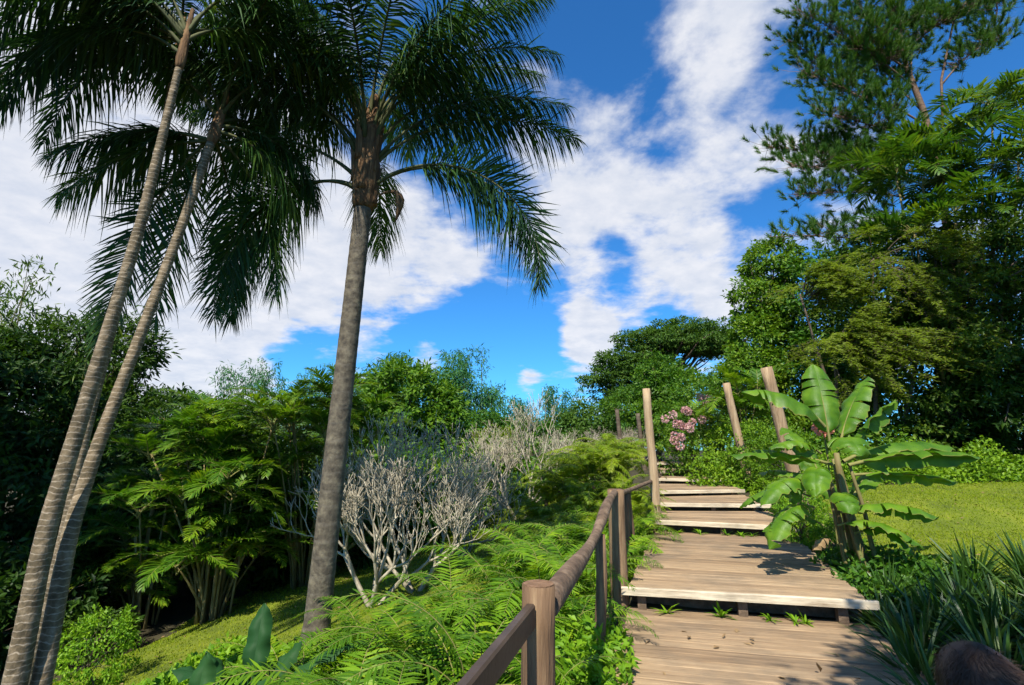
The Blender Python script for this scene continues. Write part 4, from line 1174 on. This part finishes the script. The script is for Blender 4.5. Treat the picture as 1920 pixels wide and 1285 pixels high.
# ------------------------------------------------------------------ trees
def E(px, py, Y, rx, ry, dep=None):
    """ellipsoid round a photo position: pixel half-sizes, real depth"""
    c = at(px, py, Y); k = mpp(px, py, Y)
    return (c[0], c[1], c[2], rx * k, (dep if dep else rx * k), ry * k)
def tree_px(name, label, px, Y, ells, n, clump, per, ln, w, mat, **kw):
    x = at(px, 850, Y)[0]
    return leafy_tree(name, label, kw.pop('cat', 'tree'), (x, Y, G(x, Y)), [E(*e) for e in ells], n, clump, per, ln, w, M[mat], **kw)
LT = 'trees of the left forest edge'
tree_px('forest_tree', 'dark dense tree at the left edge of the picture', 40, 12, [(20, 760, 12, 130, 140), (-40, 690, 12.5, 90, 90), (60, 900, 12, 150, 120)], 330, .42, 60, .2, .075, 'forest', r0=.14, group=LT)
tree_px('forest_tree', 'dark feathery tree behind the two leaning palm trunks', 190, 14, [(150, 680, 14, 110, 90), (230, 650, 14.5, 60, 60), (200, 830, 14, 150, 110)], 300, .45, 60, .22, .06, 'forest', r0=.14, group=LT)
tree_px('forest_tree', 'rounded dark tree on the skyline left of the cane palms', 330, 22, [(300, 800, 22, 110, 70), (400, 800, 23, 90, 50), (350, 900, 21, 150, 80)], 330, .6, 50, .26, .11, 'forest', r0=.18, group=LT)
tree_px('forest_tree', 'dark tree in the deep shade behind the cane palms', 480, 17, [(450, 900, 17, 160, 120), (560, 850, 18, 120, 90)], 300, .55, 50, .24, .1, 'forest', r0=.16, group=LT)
tree_px('broadleaf_tree', 'round bright broadleaf tree right of the big palm trunk', 765, 20, [(760, 760, 20, 95, 85), (700, 800, 20, 60, 80), (830, 790, 20, 55, 70), (770, 860, 20, 110, 70)], 420, .42, 52, .26, .11, 'broad', r0=.16, k=22)
tree_px('broadleaf_tree', 'yellow-green rounded bush tree behind the tall bare shrub', 930, 24, [(920, 840, 24, 75, 45), (860, 870, 24, 60, 40)], 160, .4, 50, .16, .07, 'olive', r0=.1)
def bamboo(name, label, spots, mat='bamboo', group='bamboo clumps on the skyline', nl=26, ln=.42, w=.075, culms=9):
    px, Y = spots[0][0], spots[0][2]
    x = at(px, 850, Y)[0]; b = np.array([x, Y, G(x, Y)])
    o = thing(name, b, label, 'bamboo', group)
    mb = MB(); cb = MB()
    for (tx, ty, YY, wid) in spots:
        for c in range(culms):
            tp = at(tx + rng.normal(0, wid * .45), ty + abs(rng.normal(0, wid * .35)), YY + rng.normal(0, 1.0)) - b
            ft = np.array([tp[0] * .75 + rng.normal(0, .3), tp[1] * .5, -.1])
            m = 14; t = np.linspace(0, 1, m)[:, None]
            bend = np.array([rng.normal(0, 1), rng.normal(0, 1), 0]) * .09 * tp[2]
            Q = ft + (tp - ft) * t + np.array([0, 0, 1]) * tp[2] * .12 * np.sin(t * math.pi) + bend * t ** 3
            tube(cb, Q, np.linspace(.05, .008, m), 4, cap=False)
            for i in range(4, m):
                k = nl; sp_ = .3 + .55 * math.sin(math.pi * (i - 3) / (m - 2))
                pos = Q[i] + rdir(k) * (rng.uniform(0, 1, k) ** .6 * sp_)[:, None] * np.array([1, 1, .6])
                d = norm(rng.normal(0, .6, (k, 3)) + np.array([0, 0, -.7])); nr = norm(rng.normal(0, .6, (k, 3)) + np.array([0, -.5, .6]))
                leaves(mb, pos, d, nr, ln * rng.uniform(.6, 1.2, k), w)
    link('foliage', mb.mesh('foliage', M[mat], False), o)
    link('culm', cb.mesh('culm', M['culm']), o)
bamboo('bamboo_clump', 'loose feathery bamboo on the skyline left of the big palm trunk', [(470, 665, 36, 60), (520, 700, 36, 60), (440, 690, 36, 40), (570, 720, 36, 50)], nl=16, culms=7)
bamboo('bamboo_clump', 'feathery bamboo tips directly behind the big palm trunk', [(610, 690, 38, 45), (670, 680, 38, 35), (640, 740, 37, 40)], nl=20, culms=7)
bamboo('bamboo_clump', 'tall blue-green bamboo right of the round bright tree', [(880, 655, 36, 35), (845, 690, 36, 40), (905, 720, 36, 40)], nl=30, culms=9)
bamboo('bamboo_clump', 'bamboo crown above the round bright tree', [(750, 668, 34, 40), (700, 690, 34, 40), (800, 690, 34, 30)], nl=28, culms=8)
bamboo('bamboo_clump', 'low blue-green bamboo in the dip left of the umbrella tree', [(1040, 725, 48, 40), (960, 745, 46, 40), (1090, 760, 48, 60)], nl=26, culms=9)
bamboo('bamboo_clump', 'arching bamboo shoots at the left edge of the picture', [(40, 500, 13, 30), (0, 540, 13, 50), (120, 590, 13.5, 50), (200, 610, 14, 40)], mat='forest', nl=26, ln=.24, w=.045, culms=5)
tree_px('broadleaf_tree', 'leafy tree filling the dip between the bamboo and the umbrella tree', 1110, 34, [(1110, 790, 34, 70, 40), (1180, 780, 33, 55, 50), (1050, 810, 34, 60, 35), (1150, 820, 32, 90, 40)], 330, .6, 46, .26, .12, 'rain', r0=.2)
tree_px('broadleaf_tree', 'low leafy tree behind the tall bare shrub', 985, 30, [(980, 820, 30, 70, 35), (900, 810, 30, 60, 40)], 220, .55, 46, .24, .11, 'broad', r0=.16)
# umbrella-shaped rain tree on the hill
tree_px('rain_tree', 'wide umbrella-shaped tree on the skyline above the upper steps', 1260, 48,
        [(1290, 625, 48, 85, 26), (1220, 640, 48, 75, 24), (1345, 640, 48, 60, 24), (1160, 680, 47, 55, 26), (1125, 710, 47, 45, 18), (1270, 640, 46, 80, 24), (1210, 690, 46, 50, 30), (1150, 740, 47, 40, 20), (1200, 720, 47, 50, 40), (1330, 650, 47, 60, 24)],
        1500, .55, 34, .26, .15, 'rain', r0=.4, k=70, shell=.1, flat=.3)
tree_px('broadleaf_tree', 'mid green tree left of the tall leafy tree, below the umbrella tree', 1235, 27, [(1235, 720, 27, 45, 60), (1290, 740, 26, 60, 50), (1180, 770, 28, 50, 40), (1240, 790, 26, 70, 40)], 380, .4, 50, .2, .09, 'broad', r0=.14)
tree_px('broadleaf_tree', 'tall upright leafy tree standing free against the sky right of the steps', 1435, 22, [(1450, 500, 22, 52, 58), (1425, 570, 22, 55, 60), (1420, 640, 21.5, 50, 60), (1470, 620, 22, 45, 70), (1410, 700, 21, 55, 50)], 430, .36, 54, .2, .095, 'broad', r0=.16, k=26)
areca(at(1390, 850, 17)[0], 17.0, 'cane palm with broad bright fronds above the leaning post', 6, AV, 2.0, 3.2, .9, 7, 1.1)
tree_px('broadleaf_tree', 'dense low tree filling the gap behind the pink flowers', 1345, 22.5, [(1330, 760, 22.5, 75, 70), (1390, 740, 22.5, 60, 70), (1290, 800, 22, 60, 50), (1440, 780, 22, 70, 60)], 330, .36, 50, .16, .075, 'broad', r0=.12)
areca(at(1330, 850, 19)[0], 19.5, 'small cane palm above the pink flowers', 4, AV, 1.8, 2.6, .7, 6, 1.0)

tree_px('broadleaf_tree', 'dense dark green tree between the thick leaning post and the feathery tree', 1510, 21, [(1500, 740, 21, 70, 70), (1570, 760, 21, 70, 60), (1450, 800, 20.5, 60, 50), (1530, 820, 20, 80, 40)], 360, .4, 50, .18, .08, 'broad', r0=.12)
# feathery olive tree filling the right middle
def spray_tree(label, trunks, n, mat, Lmin, Lmax, ells, base, name='feathery_tree', leafl=.12, leafw=.032, per=30):
    b = np.array(base, float)
    o = thing(name, b, label, 'tree')
    mb = MB(); tb = MB()
    roots = [np.array(tr[1]) - b for tr in trunks]
    for e in ells:
        k = max(4, int(n / 26 * (e[3] * e[5]) / sum(q[3] * q[5] for q in ells)))
        for _ in range(k):
            dd = rdir(1)[0]; dd[1] = -abs(dd[1]) * .9
            tip = np.array(e[:3]) - b + dd * np.array(e[3:6]) * rng.uniform(.75, 1.18)
            r0_ = min(roots, key=lambda q: np.linalg.norm(q - tip))
            st = r0_ + (tip - r0_) * rng.uniform(.1, .4)
            m = 8; t = np.linspace(0, 1, m)[:, None]
            B = st + (tip - st) * t + np.array([0, 0, .5]) * t * (1 - t) * 2 - np.array([0, 0, .3]) * t ** 3
            tube(tb, B, np.linspace(.022, .005, m), 4, cap=False)
            bd = norm((tip - st) * np.array([1, 1, .3])); sdv = np.array([-bd[1], bd[0], 0])
            for f in np.linspace(.3, 1, 22):
                c = np.array([np.interp(f, t[:, 0], B[:, q]) for q in range(3)])
                sg = 1 if rng.uniform() < .5 else -1
                L = rng.uniform(Lmin, Lmax) * (1.15 - .5 * f)
                o_ = norm(bd * rng.uniform(.3, 1) + sdv * sg * rng.uniform(.4, 1) + np.array([-.25, -.2, rng.normal(.05, .14)]))
                mm = 5; tt = np.linspace(0, 1, mm)[:, None]
                Q = c + o_ * L * tt - np.array([0, 0, .34]) * L * tt ** 2
                tube(tb, Q, np.linspace(.006, .002, mm), 3, cap=False)
                u = rng.uniform(.02, 1, per)
                pos = np.stack([np.interp(u, tt[:, 0], Q[:, q]) for q in range(3)], -1) + rng.normal(0, .02, (per, 3))
                tg = norm(Q[-1] - Q[0]); sd = norm(np.cross(tg, [0, 0, 1.0]))
                s2 = np.where(rng.uniform(size=per) < .5, 1, -1)[:, None]
                d = norm(tg * .5 + sd * s2 + rng.normal(0, .25, (per, 3))); nr = norm(np.array([-.1, -.55, .8]) + rng.normal(0, .35, (per, 3)))
                leaves(mb, pos, d, nr, leafl * rng.uniform(.6, 1.2, per), leafw)
    link('crown', mb.mesh('crown', M[mat], False), o)
    for tr in trunks:
        tr = np.array(tr) - b
        m = 10; t = np.linspace(0, 1, m)[:, None]
        tube(tb, tr[0] + (tr[1] - tr[0]) * t + wob(m, .12) * t, np.linspace(.09, .03, m), 7)
    link('trunk', tb.mesh('trunk', M['bark']), o)
    return o
p0 = at(1640, 850, 17.6); gb = G(p0[0], 17.6)
base = (p0[0], 17.6, gb)
spray_tree('feathery olive-green tree with layered arching sprays behind the banana plant',
           [((p0[0] - .5, 17.8, gb - .1), at(1500, 560, 17.6)), ((p0[0], 17.6, gb - .1), at(1640, 480, 17.9)), ((p0[0] + .8, 18, gb - .1), at(1760, 480, 18.2)), ((p0[0] - 1.2, 17.6, gb - .1), at(1560, 650, 17.1))],
           2600, 'olive', .55, 1.2, [E(1560, 600, 17.2, 95, 110, 1.1), E(1650, 560, 17.2, 120, 130, 1.2), E(1770, 560, 16.9, 120, 130, 1.2), E(1600, 690, 16.9, 110, 70, 1.0), E(1720, 680, 16.7, 110, 70, 1.0), E(1560, 520, 17.8, 60, 60, .8)], base)
# darker trees behind it
RT = 'trees of the right forest edge'
tree_px('forest_tree', 'dark leafy tree at the right edge behind the feathery one', 1800, 18.5, [(1860, 580, 17.6, 120, 190), (1930, 480, 17.6, 100, 160), (1720, 700, 18.6, 160, 130), (1620, 560, 19.4, 90, 110)], 620, .5, 56, .2, .08, 'forest', r0=.2, group=RT)
tree_px('forest_tree', 'dense green tree directly behind the feathery one', 1580, 21, [(1560, 560, 21, 110, 100), (1680, 520, 21.5, 110, 110), (1560, 700, 20.5, 110, 90), (1680, 680, 20.5, 120, 100), (1800, 560, 21, 100, 120)], 620, .55, 46, .24, .11, 'broad', r0=.2, group=RT)
tree_px('forest_tree', 'shaded tree in the right-hand corner of the far lawn', 1950, 17.2, [(1930, 650, 17.2, 150, 160), (1900, 770, 17.2, 150, 80)], 330, .5, 56, .2, .08, 'forest', r0=.16, group=RT)
for px, Y, sx, sz in [(1640, 17.6, 1.1, 1.0), (1720, 17.8, 1.2, 1.1), (1800, 17.6, 1.2, 1.2), (1880, 17.4, 1.3, 1.3), (1950, 17.2, 1.4, 1.4), (1560, 17.6, .9, .9), (1500, 17.4, .9, .9), (1680, 16.8, .8, .7), (1590, 16.4, .8, .7)]:
    x = at(px, 850, Y)[0]
    shrub(x, Y, sx, sz, 'dark' if px > 1700 else 'broad', 'dark leafy bush behind the ground cover bed at the right' if px > 1700 else 'green leafy bush between the feathery tree and the hedge', 'bushes behind the right-hand lawn')

# cane palms crowning the right edge
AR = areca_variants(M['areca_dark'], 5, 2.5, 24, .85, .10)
def frond_cluster(name, label, crowns, var, cat='palm clump', fr=9, fs=1.6):
    x = at(crowns[0][0], 850, crowns[0][2])[0]; Y0 = crowns[0][2]
    b = np.array([x, Y0, G(x, Y0)])
    o = thing(name, b, label, cat, 'feathery cane palm clumps')
    for (px, py, Y) in crowns:
        tp = at(px, py, Y) - b
        ft = np.array([tp[0] * .3, tp[1] * .3, -.1]); m = 10; t = np.linspace(0, 1, m)[:, None]
        mb = MB(); tube(mb, ft + (tp - ft) * t + wob(m, .06) * t * (1 - t), np.linspace(.06, .035, m), 7)
        link('cane', mb.mesh('cane', M['cane']), o)
        for f in range(fr):
            s = fs * rng.uniform(.75, 1.15)
            link('frond', var[rng.integers(len(var))], o, tuple(tp), (rng.normal(0, .15), rng.uniform(-.25, .5), f * 2.4 + rng.uniform(-.4, .4)), (s, s, s))
frond_cluster('cane_palm', 'tall palm clump with broad glossy fronds at the right edge below the pine', [(1800, 270, 18.5), (1730, 350, 18.2), (1860, 200, 18.8), (1910, 310, 18), (1790, 400, 17.4), (1715, 440, 17.4), (1940, 170, 18.5), (1890, 410, 17.2), (1680, 330, 18.6), (1760, 260, 18.8), (1840, 320, 17.6)], AR, fs=1.0, fr=12)

# pine
def pine(label):
    x = at(1790, 850, 22)[0]; b = np.array([x, 22, G(x, 22)])
    o = thing('pine_tree', b, label, 'pine tree')
    tb = MB(); mb = MB()
    def pt(px, py, Y): return at(px, py, Y) - b
    n = 14
    tp = [np.array([0, 0, -.2]), pt(1790, 500, 22), pt(1740, 230, 22), pt(1690, 100, 22), pt(1680, -80, 22)]
    tt = np.linspace(0, 1, n); P = np.stack([np.interp(tt, np.linspace(0, 1, 5), np.array(tp)[:, c]) for c in range(3)], -1)
    tube(tb, P, np.linspace(.22, .07, n), 9)
    P2 = np.array([pt(1770, 300, 22), pt(1765, 150, 22), pt(1790, 30, 22), pt(1850, -40, 22)])
    tube(tb, P2, np.linspace(.07, .03, 4), 6)
    def tufts(Q, k, rr):
        for _ in range(k):
            i = rng.uniform(.25, 1) * (len(Q) - 1); a = int(i); f = i - a
            c = Q[a] * (1 - f) + Q[min(a + 1, len(Q) - 1)] * f
            e = c + rng.normal(0, 1, 3) * np.array([.5, .55, .32]) * rr + np.array([0, 0, .25 * rr])
            tube(tb, np.array([c, (c + e) / 2 - np.array([0, 0, .04]), e]), np.array([.014, .01, .006]), 3, cap=False)
            nn = 80
            ax = norm((e - c) * .6 + np.array([-.1, 0, .5]))
            d = norm(ax * 1.0 + rng.normal(0, .42, (nn, 3)))
            pp = e + ax * rng.uniform(-.22, .1, nn)[:, None]
            s = norm(np.cross(d, rng.normal(size=(nn, 3))))
            L = rng.uniform(.22, .36, nn); w = .011
            V = np.stack([pp - s * w, pp + s * w, pp + d * L[:, None]], 1).reshape(-1, 3)
            mb.add(V, [np.arange(nn * 3).reshape(-1, 3)])
    br = [((1745, 240), (1560, 130), (1475, 75), 60), ((1720, 170), (1600, 60), (1490, 20), 55), ((1740, 250), (1620, 180), (1500, 130), 60), ((1700, 120), (1620, 20), (1570, -40), 50),
          ((1755, 310), (1600, 290), (1440, 280), 75), ((1755, 320), (1620, 320), (1480, 310), 55), ((1745, 270), (1640, 230), (1530, 210), 50), ((1760, 350), (1640, 300), (1560, 270), 50),
          ((1770, 390), (1650, 350), (1480, 365), 40), ((1780, 430), (1650, 420), (1520, 440), 34), ((1690, 100), (1760, 40), (1820, 10), 40), ((1765, 160), (1820, 90), (1890, 60), 34), ((1790, 30), (1850, 0), (1920, -20), 40),
          ((1690, 100), (1680, 20), (1660, -60), 60), ((1700, 130), (1650, 90), (1600, 90), 50), ((1710, 150), (1700, 60), (1740, 0), 50), ((1785, 470), (1660, 440), (1440, 445), 26), ((1730, 210), (1660, 140), (1640, 110), 40), ((1850, -40), (1890, 30), (1840, 85), 25)]
    for a, m_, e, k in br:
        Y = 22 + rng.normal(0, .9)
        q = np.array([pt(*a, 22), pt(*m_, Y), pt(*e, Y + rng.normal(0, .5))])
        t = np.linspace(0, 1, 10)[:, None]
        Q = (1 - t) ** 2 * q[0] + 2 * t * (1 - t) * q[1] + t ** 2 * q[2] + wob(10, .06) * t
        tube(tb, Q, np.linspace(.05, .012, 10), 5)
        tufts(Q, int(k * 3.4), 1.1)
    link('crown', mb.mesh('crown', M['pine'], False), o)
    link('trunk', tb.mesh('trunk', M['pine_bark']), o)
pine('tall pine with brush-like needle tufts at the top right')

# trees out of the picture whose crowns shade the near right and both forest edges
leafy_tree('shade_tree', 'broadleaf tree behind the viewer that shades the near border', 'tree', (3.6, -4.2, G(3.6, -4.2)), [(.0, -2.6, 6.2, .8, .9, .5), (1.3, -1.3, 6.2, .8, .8, .5), (2.1, -.7, 6.2, .9, .8, .5), (3.0, .3, 6.3, .9, .8, .5), (1.6, -2.6, 6.6, 1.2, 1.0, .7), (3.2, -1.6, 6.8, 1.2, 1.0, .8)], 170, .40, 46, .2, .09, M['broad'], r0=.16)
leafy_tree('shade_tree', 'large tree beyond the right edge of the picture', 'tree', (14.5, 4.0, G(14.5, 4)), [(14.0, 8.7, 15, 2.4, 2.6, 1.4), (17, 8.6, 15, 2.8, 2.6, 1.6), (16, 6.5, 14.5, 2.4, 2, 1.4)], 260, .7, 50, .28, .13, M['broad'], r0=.25)
leafy_tree('shade_tree', 'large tree beyond the left edge of the picture', 'tree', (-12.5, 2.0, G(-12.5, 2)), [(-11.6, 4.4, 9, 2.6, 2.2, 1.4), (-14, 5, 9, 2.4, 2.2, 1.6), (-10.0, 5.0, 8.8, 1.5, 1.5, 1.0)], 260, .65, 50, .28, .13, M['broad'], r0=.25)

# ------------------------------------------------------------------ child walking ahead
def skin_mesh(name, verts, edges, radii, mat, parent, root=0, sub=2):
    me = bpy.data.meshes.new(name); me.from_pydata(verts, edges, []); me.materials.append(mat)
    o = link(name, me, parent)
    sm = o.modifiers.new('skin', 'SKIN')
    lay = me.skin_vertices[0] if me.skin_vertices else None
    if lay is None:
        bpy.context.view_layer.objects.active = o
        lay = me.skin_vertices[0]
    for i, r in enumerate(radii):
        lay.data[i].radius = r if isinstance(r, tuple) else (r, r)
        lay.data[i].use_root = (i == root)
    sm.use_smooth_shade = True
    ss = o.modifiers.new('sub', 'SUBSURF'); ss.levels = sub; ss.render_levels = sub
    return o
per = thing('person', (1.03, 1.25, .004), 'child with short brown hair seen from behind at the bottom right corner', 'person')
HV = [(0, 0, .60), (0, 0, .72), (0, .01, .86), (0, 0, .98), (0, .005, 1.035),
      (.09, 0, .57), (.095, .05, .32), (.09, .03, .07), (.09, .12, .035), (-.09, 0, .57), (-.095, -.04, .32), (-.09, -.10, .08), (-.09, -.02, .035),
      (.14, 0, .95), (.175, -.03, .77), (.17, .06, .60), (.17, .09, .52), (-.14, 0, .95), (-.175, .02, .77), (-.17, .10, .62), (-.17, .13, .54)]
HE = [(0, 1), (1, 2), (2, 3), (3, 4), (0, 5), (5, 6), (6, 7), (7, 8), (0, 9), (9, 10), (10, 11), (11, 12), (3, 13), (13, 14), (14, 15), (15, 16), (3, 17), (17, 18), (18, 19), (19, 20)]
HR = [(.11, .08), (.10, .075), (.11, .08), (.06, .05), .04, .07, .05, .032, .03, .07, .05, .032, .03, .045, .034, .025, .022, .045, .034, .025, .022]
# head as extra rings on the body mesh chain
HV += [(0, .01, 1.09), (0, .015, 1.15), (0, .01, 1.20)]
HE += [(4, 21), (21, 22), (22, 23)]
HR += [(.062, .07), (.074, .088), (.05, .06)]
skin_mesh('body', HV, HE, HR, M['skin'], per)
skin_mesh('shirt', [(0, 0, .62), (0, 0, .74), (0, .01, .87), (0, 0, .965), (.14, 0, .945), (.172, -.015, .84), (-.14, 0, .945), (-.172, .01, .84)],
          [(0, 1), (1, 2), (2, 3), (3, 4), (4, 5), (3, 6), (6, 7)], [(.13, .10), (.12, .095), (.13, .10), (.075, .065), .06, .055, .06, .055], M['shirt'], per)
skin_mesh('shorts', [(0, 0, .63), (0, 0, .58), (.09, .01, .50), (.095, .04, .36), (-.09, -.01, .50), (-.095, -.03, .36)], [(0, 1), (1, 2), (2, 3), (1, 4), (4, 5)],
          [(.125, .095), (.12, .1), .085, .075, .085, .075], M['shorts'], per)
for sx, fy in ((.09, .08), (-.09, -.06)):
    skin_mesh('shoe', [(sx, fy - .07, .035), (sx, fy, .04), (sx, fy + .1, .03)], [(0, 1), (1, 2)], [(.035, .035), (.04, .035), (.034, .026)], M['shoe'], per)
def hair():
    # head cap with thousands of short hairs lying down and back
    mb = MB(); n = 6500
    d = rdir(n * 2); d = d[(d[:, 2] > -.25) | (d[:, 1] < -.25)]; d = d[~((d[:, 1] > .55) & (d[:, 2] < .45))]; d = d[d[:, 2] > -.75][:n]
    c = np.array([0, .008, 1.145]); rad = np.array([.074, .090, .088])
    p = c + d * rad
    fl = norm(d * .32 + np.array([0, -.25, -.55]) + np.stack([.35 * np.sin(d[:, 1] * 6), 0 * d[:, 0], 0 * d[:, 0]], -1) + rng.normal(0, .22, d.shape))
    side = norm(np.cross(fl, d))
    strips(mb, p, fl, side, rng.uniform(.012, .022, len(p)), .0016, .1, 2, prof=np.array([1, .8, .1]))
    k = 16
    th = np.linspace(0, math.pi * .62, k); ph = np.arange(24) * 2 * math.pi / 24
    V = np.stack([np.sin(th)[:, None] * np.cos(ph), np.sin(th)[:, None] * np.sin(ph), np.cos(th)[:, None] * np.ones(24)], -1) * rad * 1.0 + c
    i, j = np.meshgrid(np.arange(k - 1), np.arange(24), indexing='ij')
    q = np.stack([i * 24 + j, (i + 1) * 24 + j, (i + 1) * 24 + (j + 1) % 24, i * 24 + (j + 1) % 24], -1).reshape(-1, 4)
    cen = V.reshape(-1, 3)[q].mean(1) - c
    q = q[~((cen[:, 1] > .05) & (cen[:, 2] < .04))]
    mb.add(V.reshape(-1, 3), [q])
    link('hair', mb.mesh('hair', M['hair']), per)
    for sx in (-1, 1):
        e = MB(); t = np.linspace(0, 1, 9)
        P = np.stack([sx * (.074 + .010 * np.sin(t * 3.1)), -.005 - .018 * np.sin(t * 3.1), 1.14 - .05 * t], -1)
        tube(e, P, .009 * np.interp(t, [0, .3, 1], [.8, 1.2, .9]), 7)
        link('ear', e.mesh('ear', M['skin']), per)
hair()
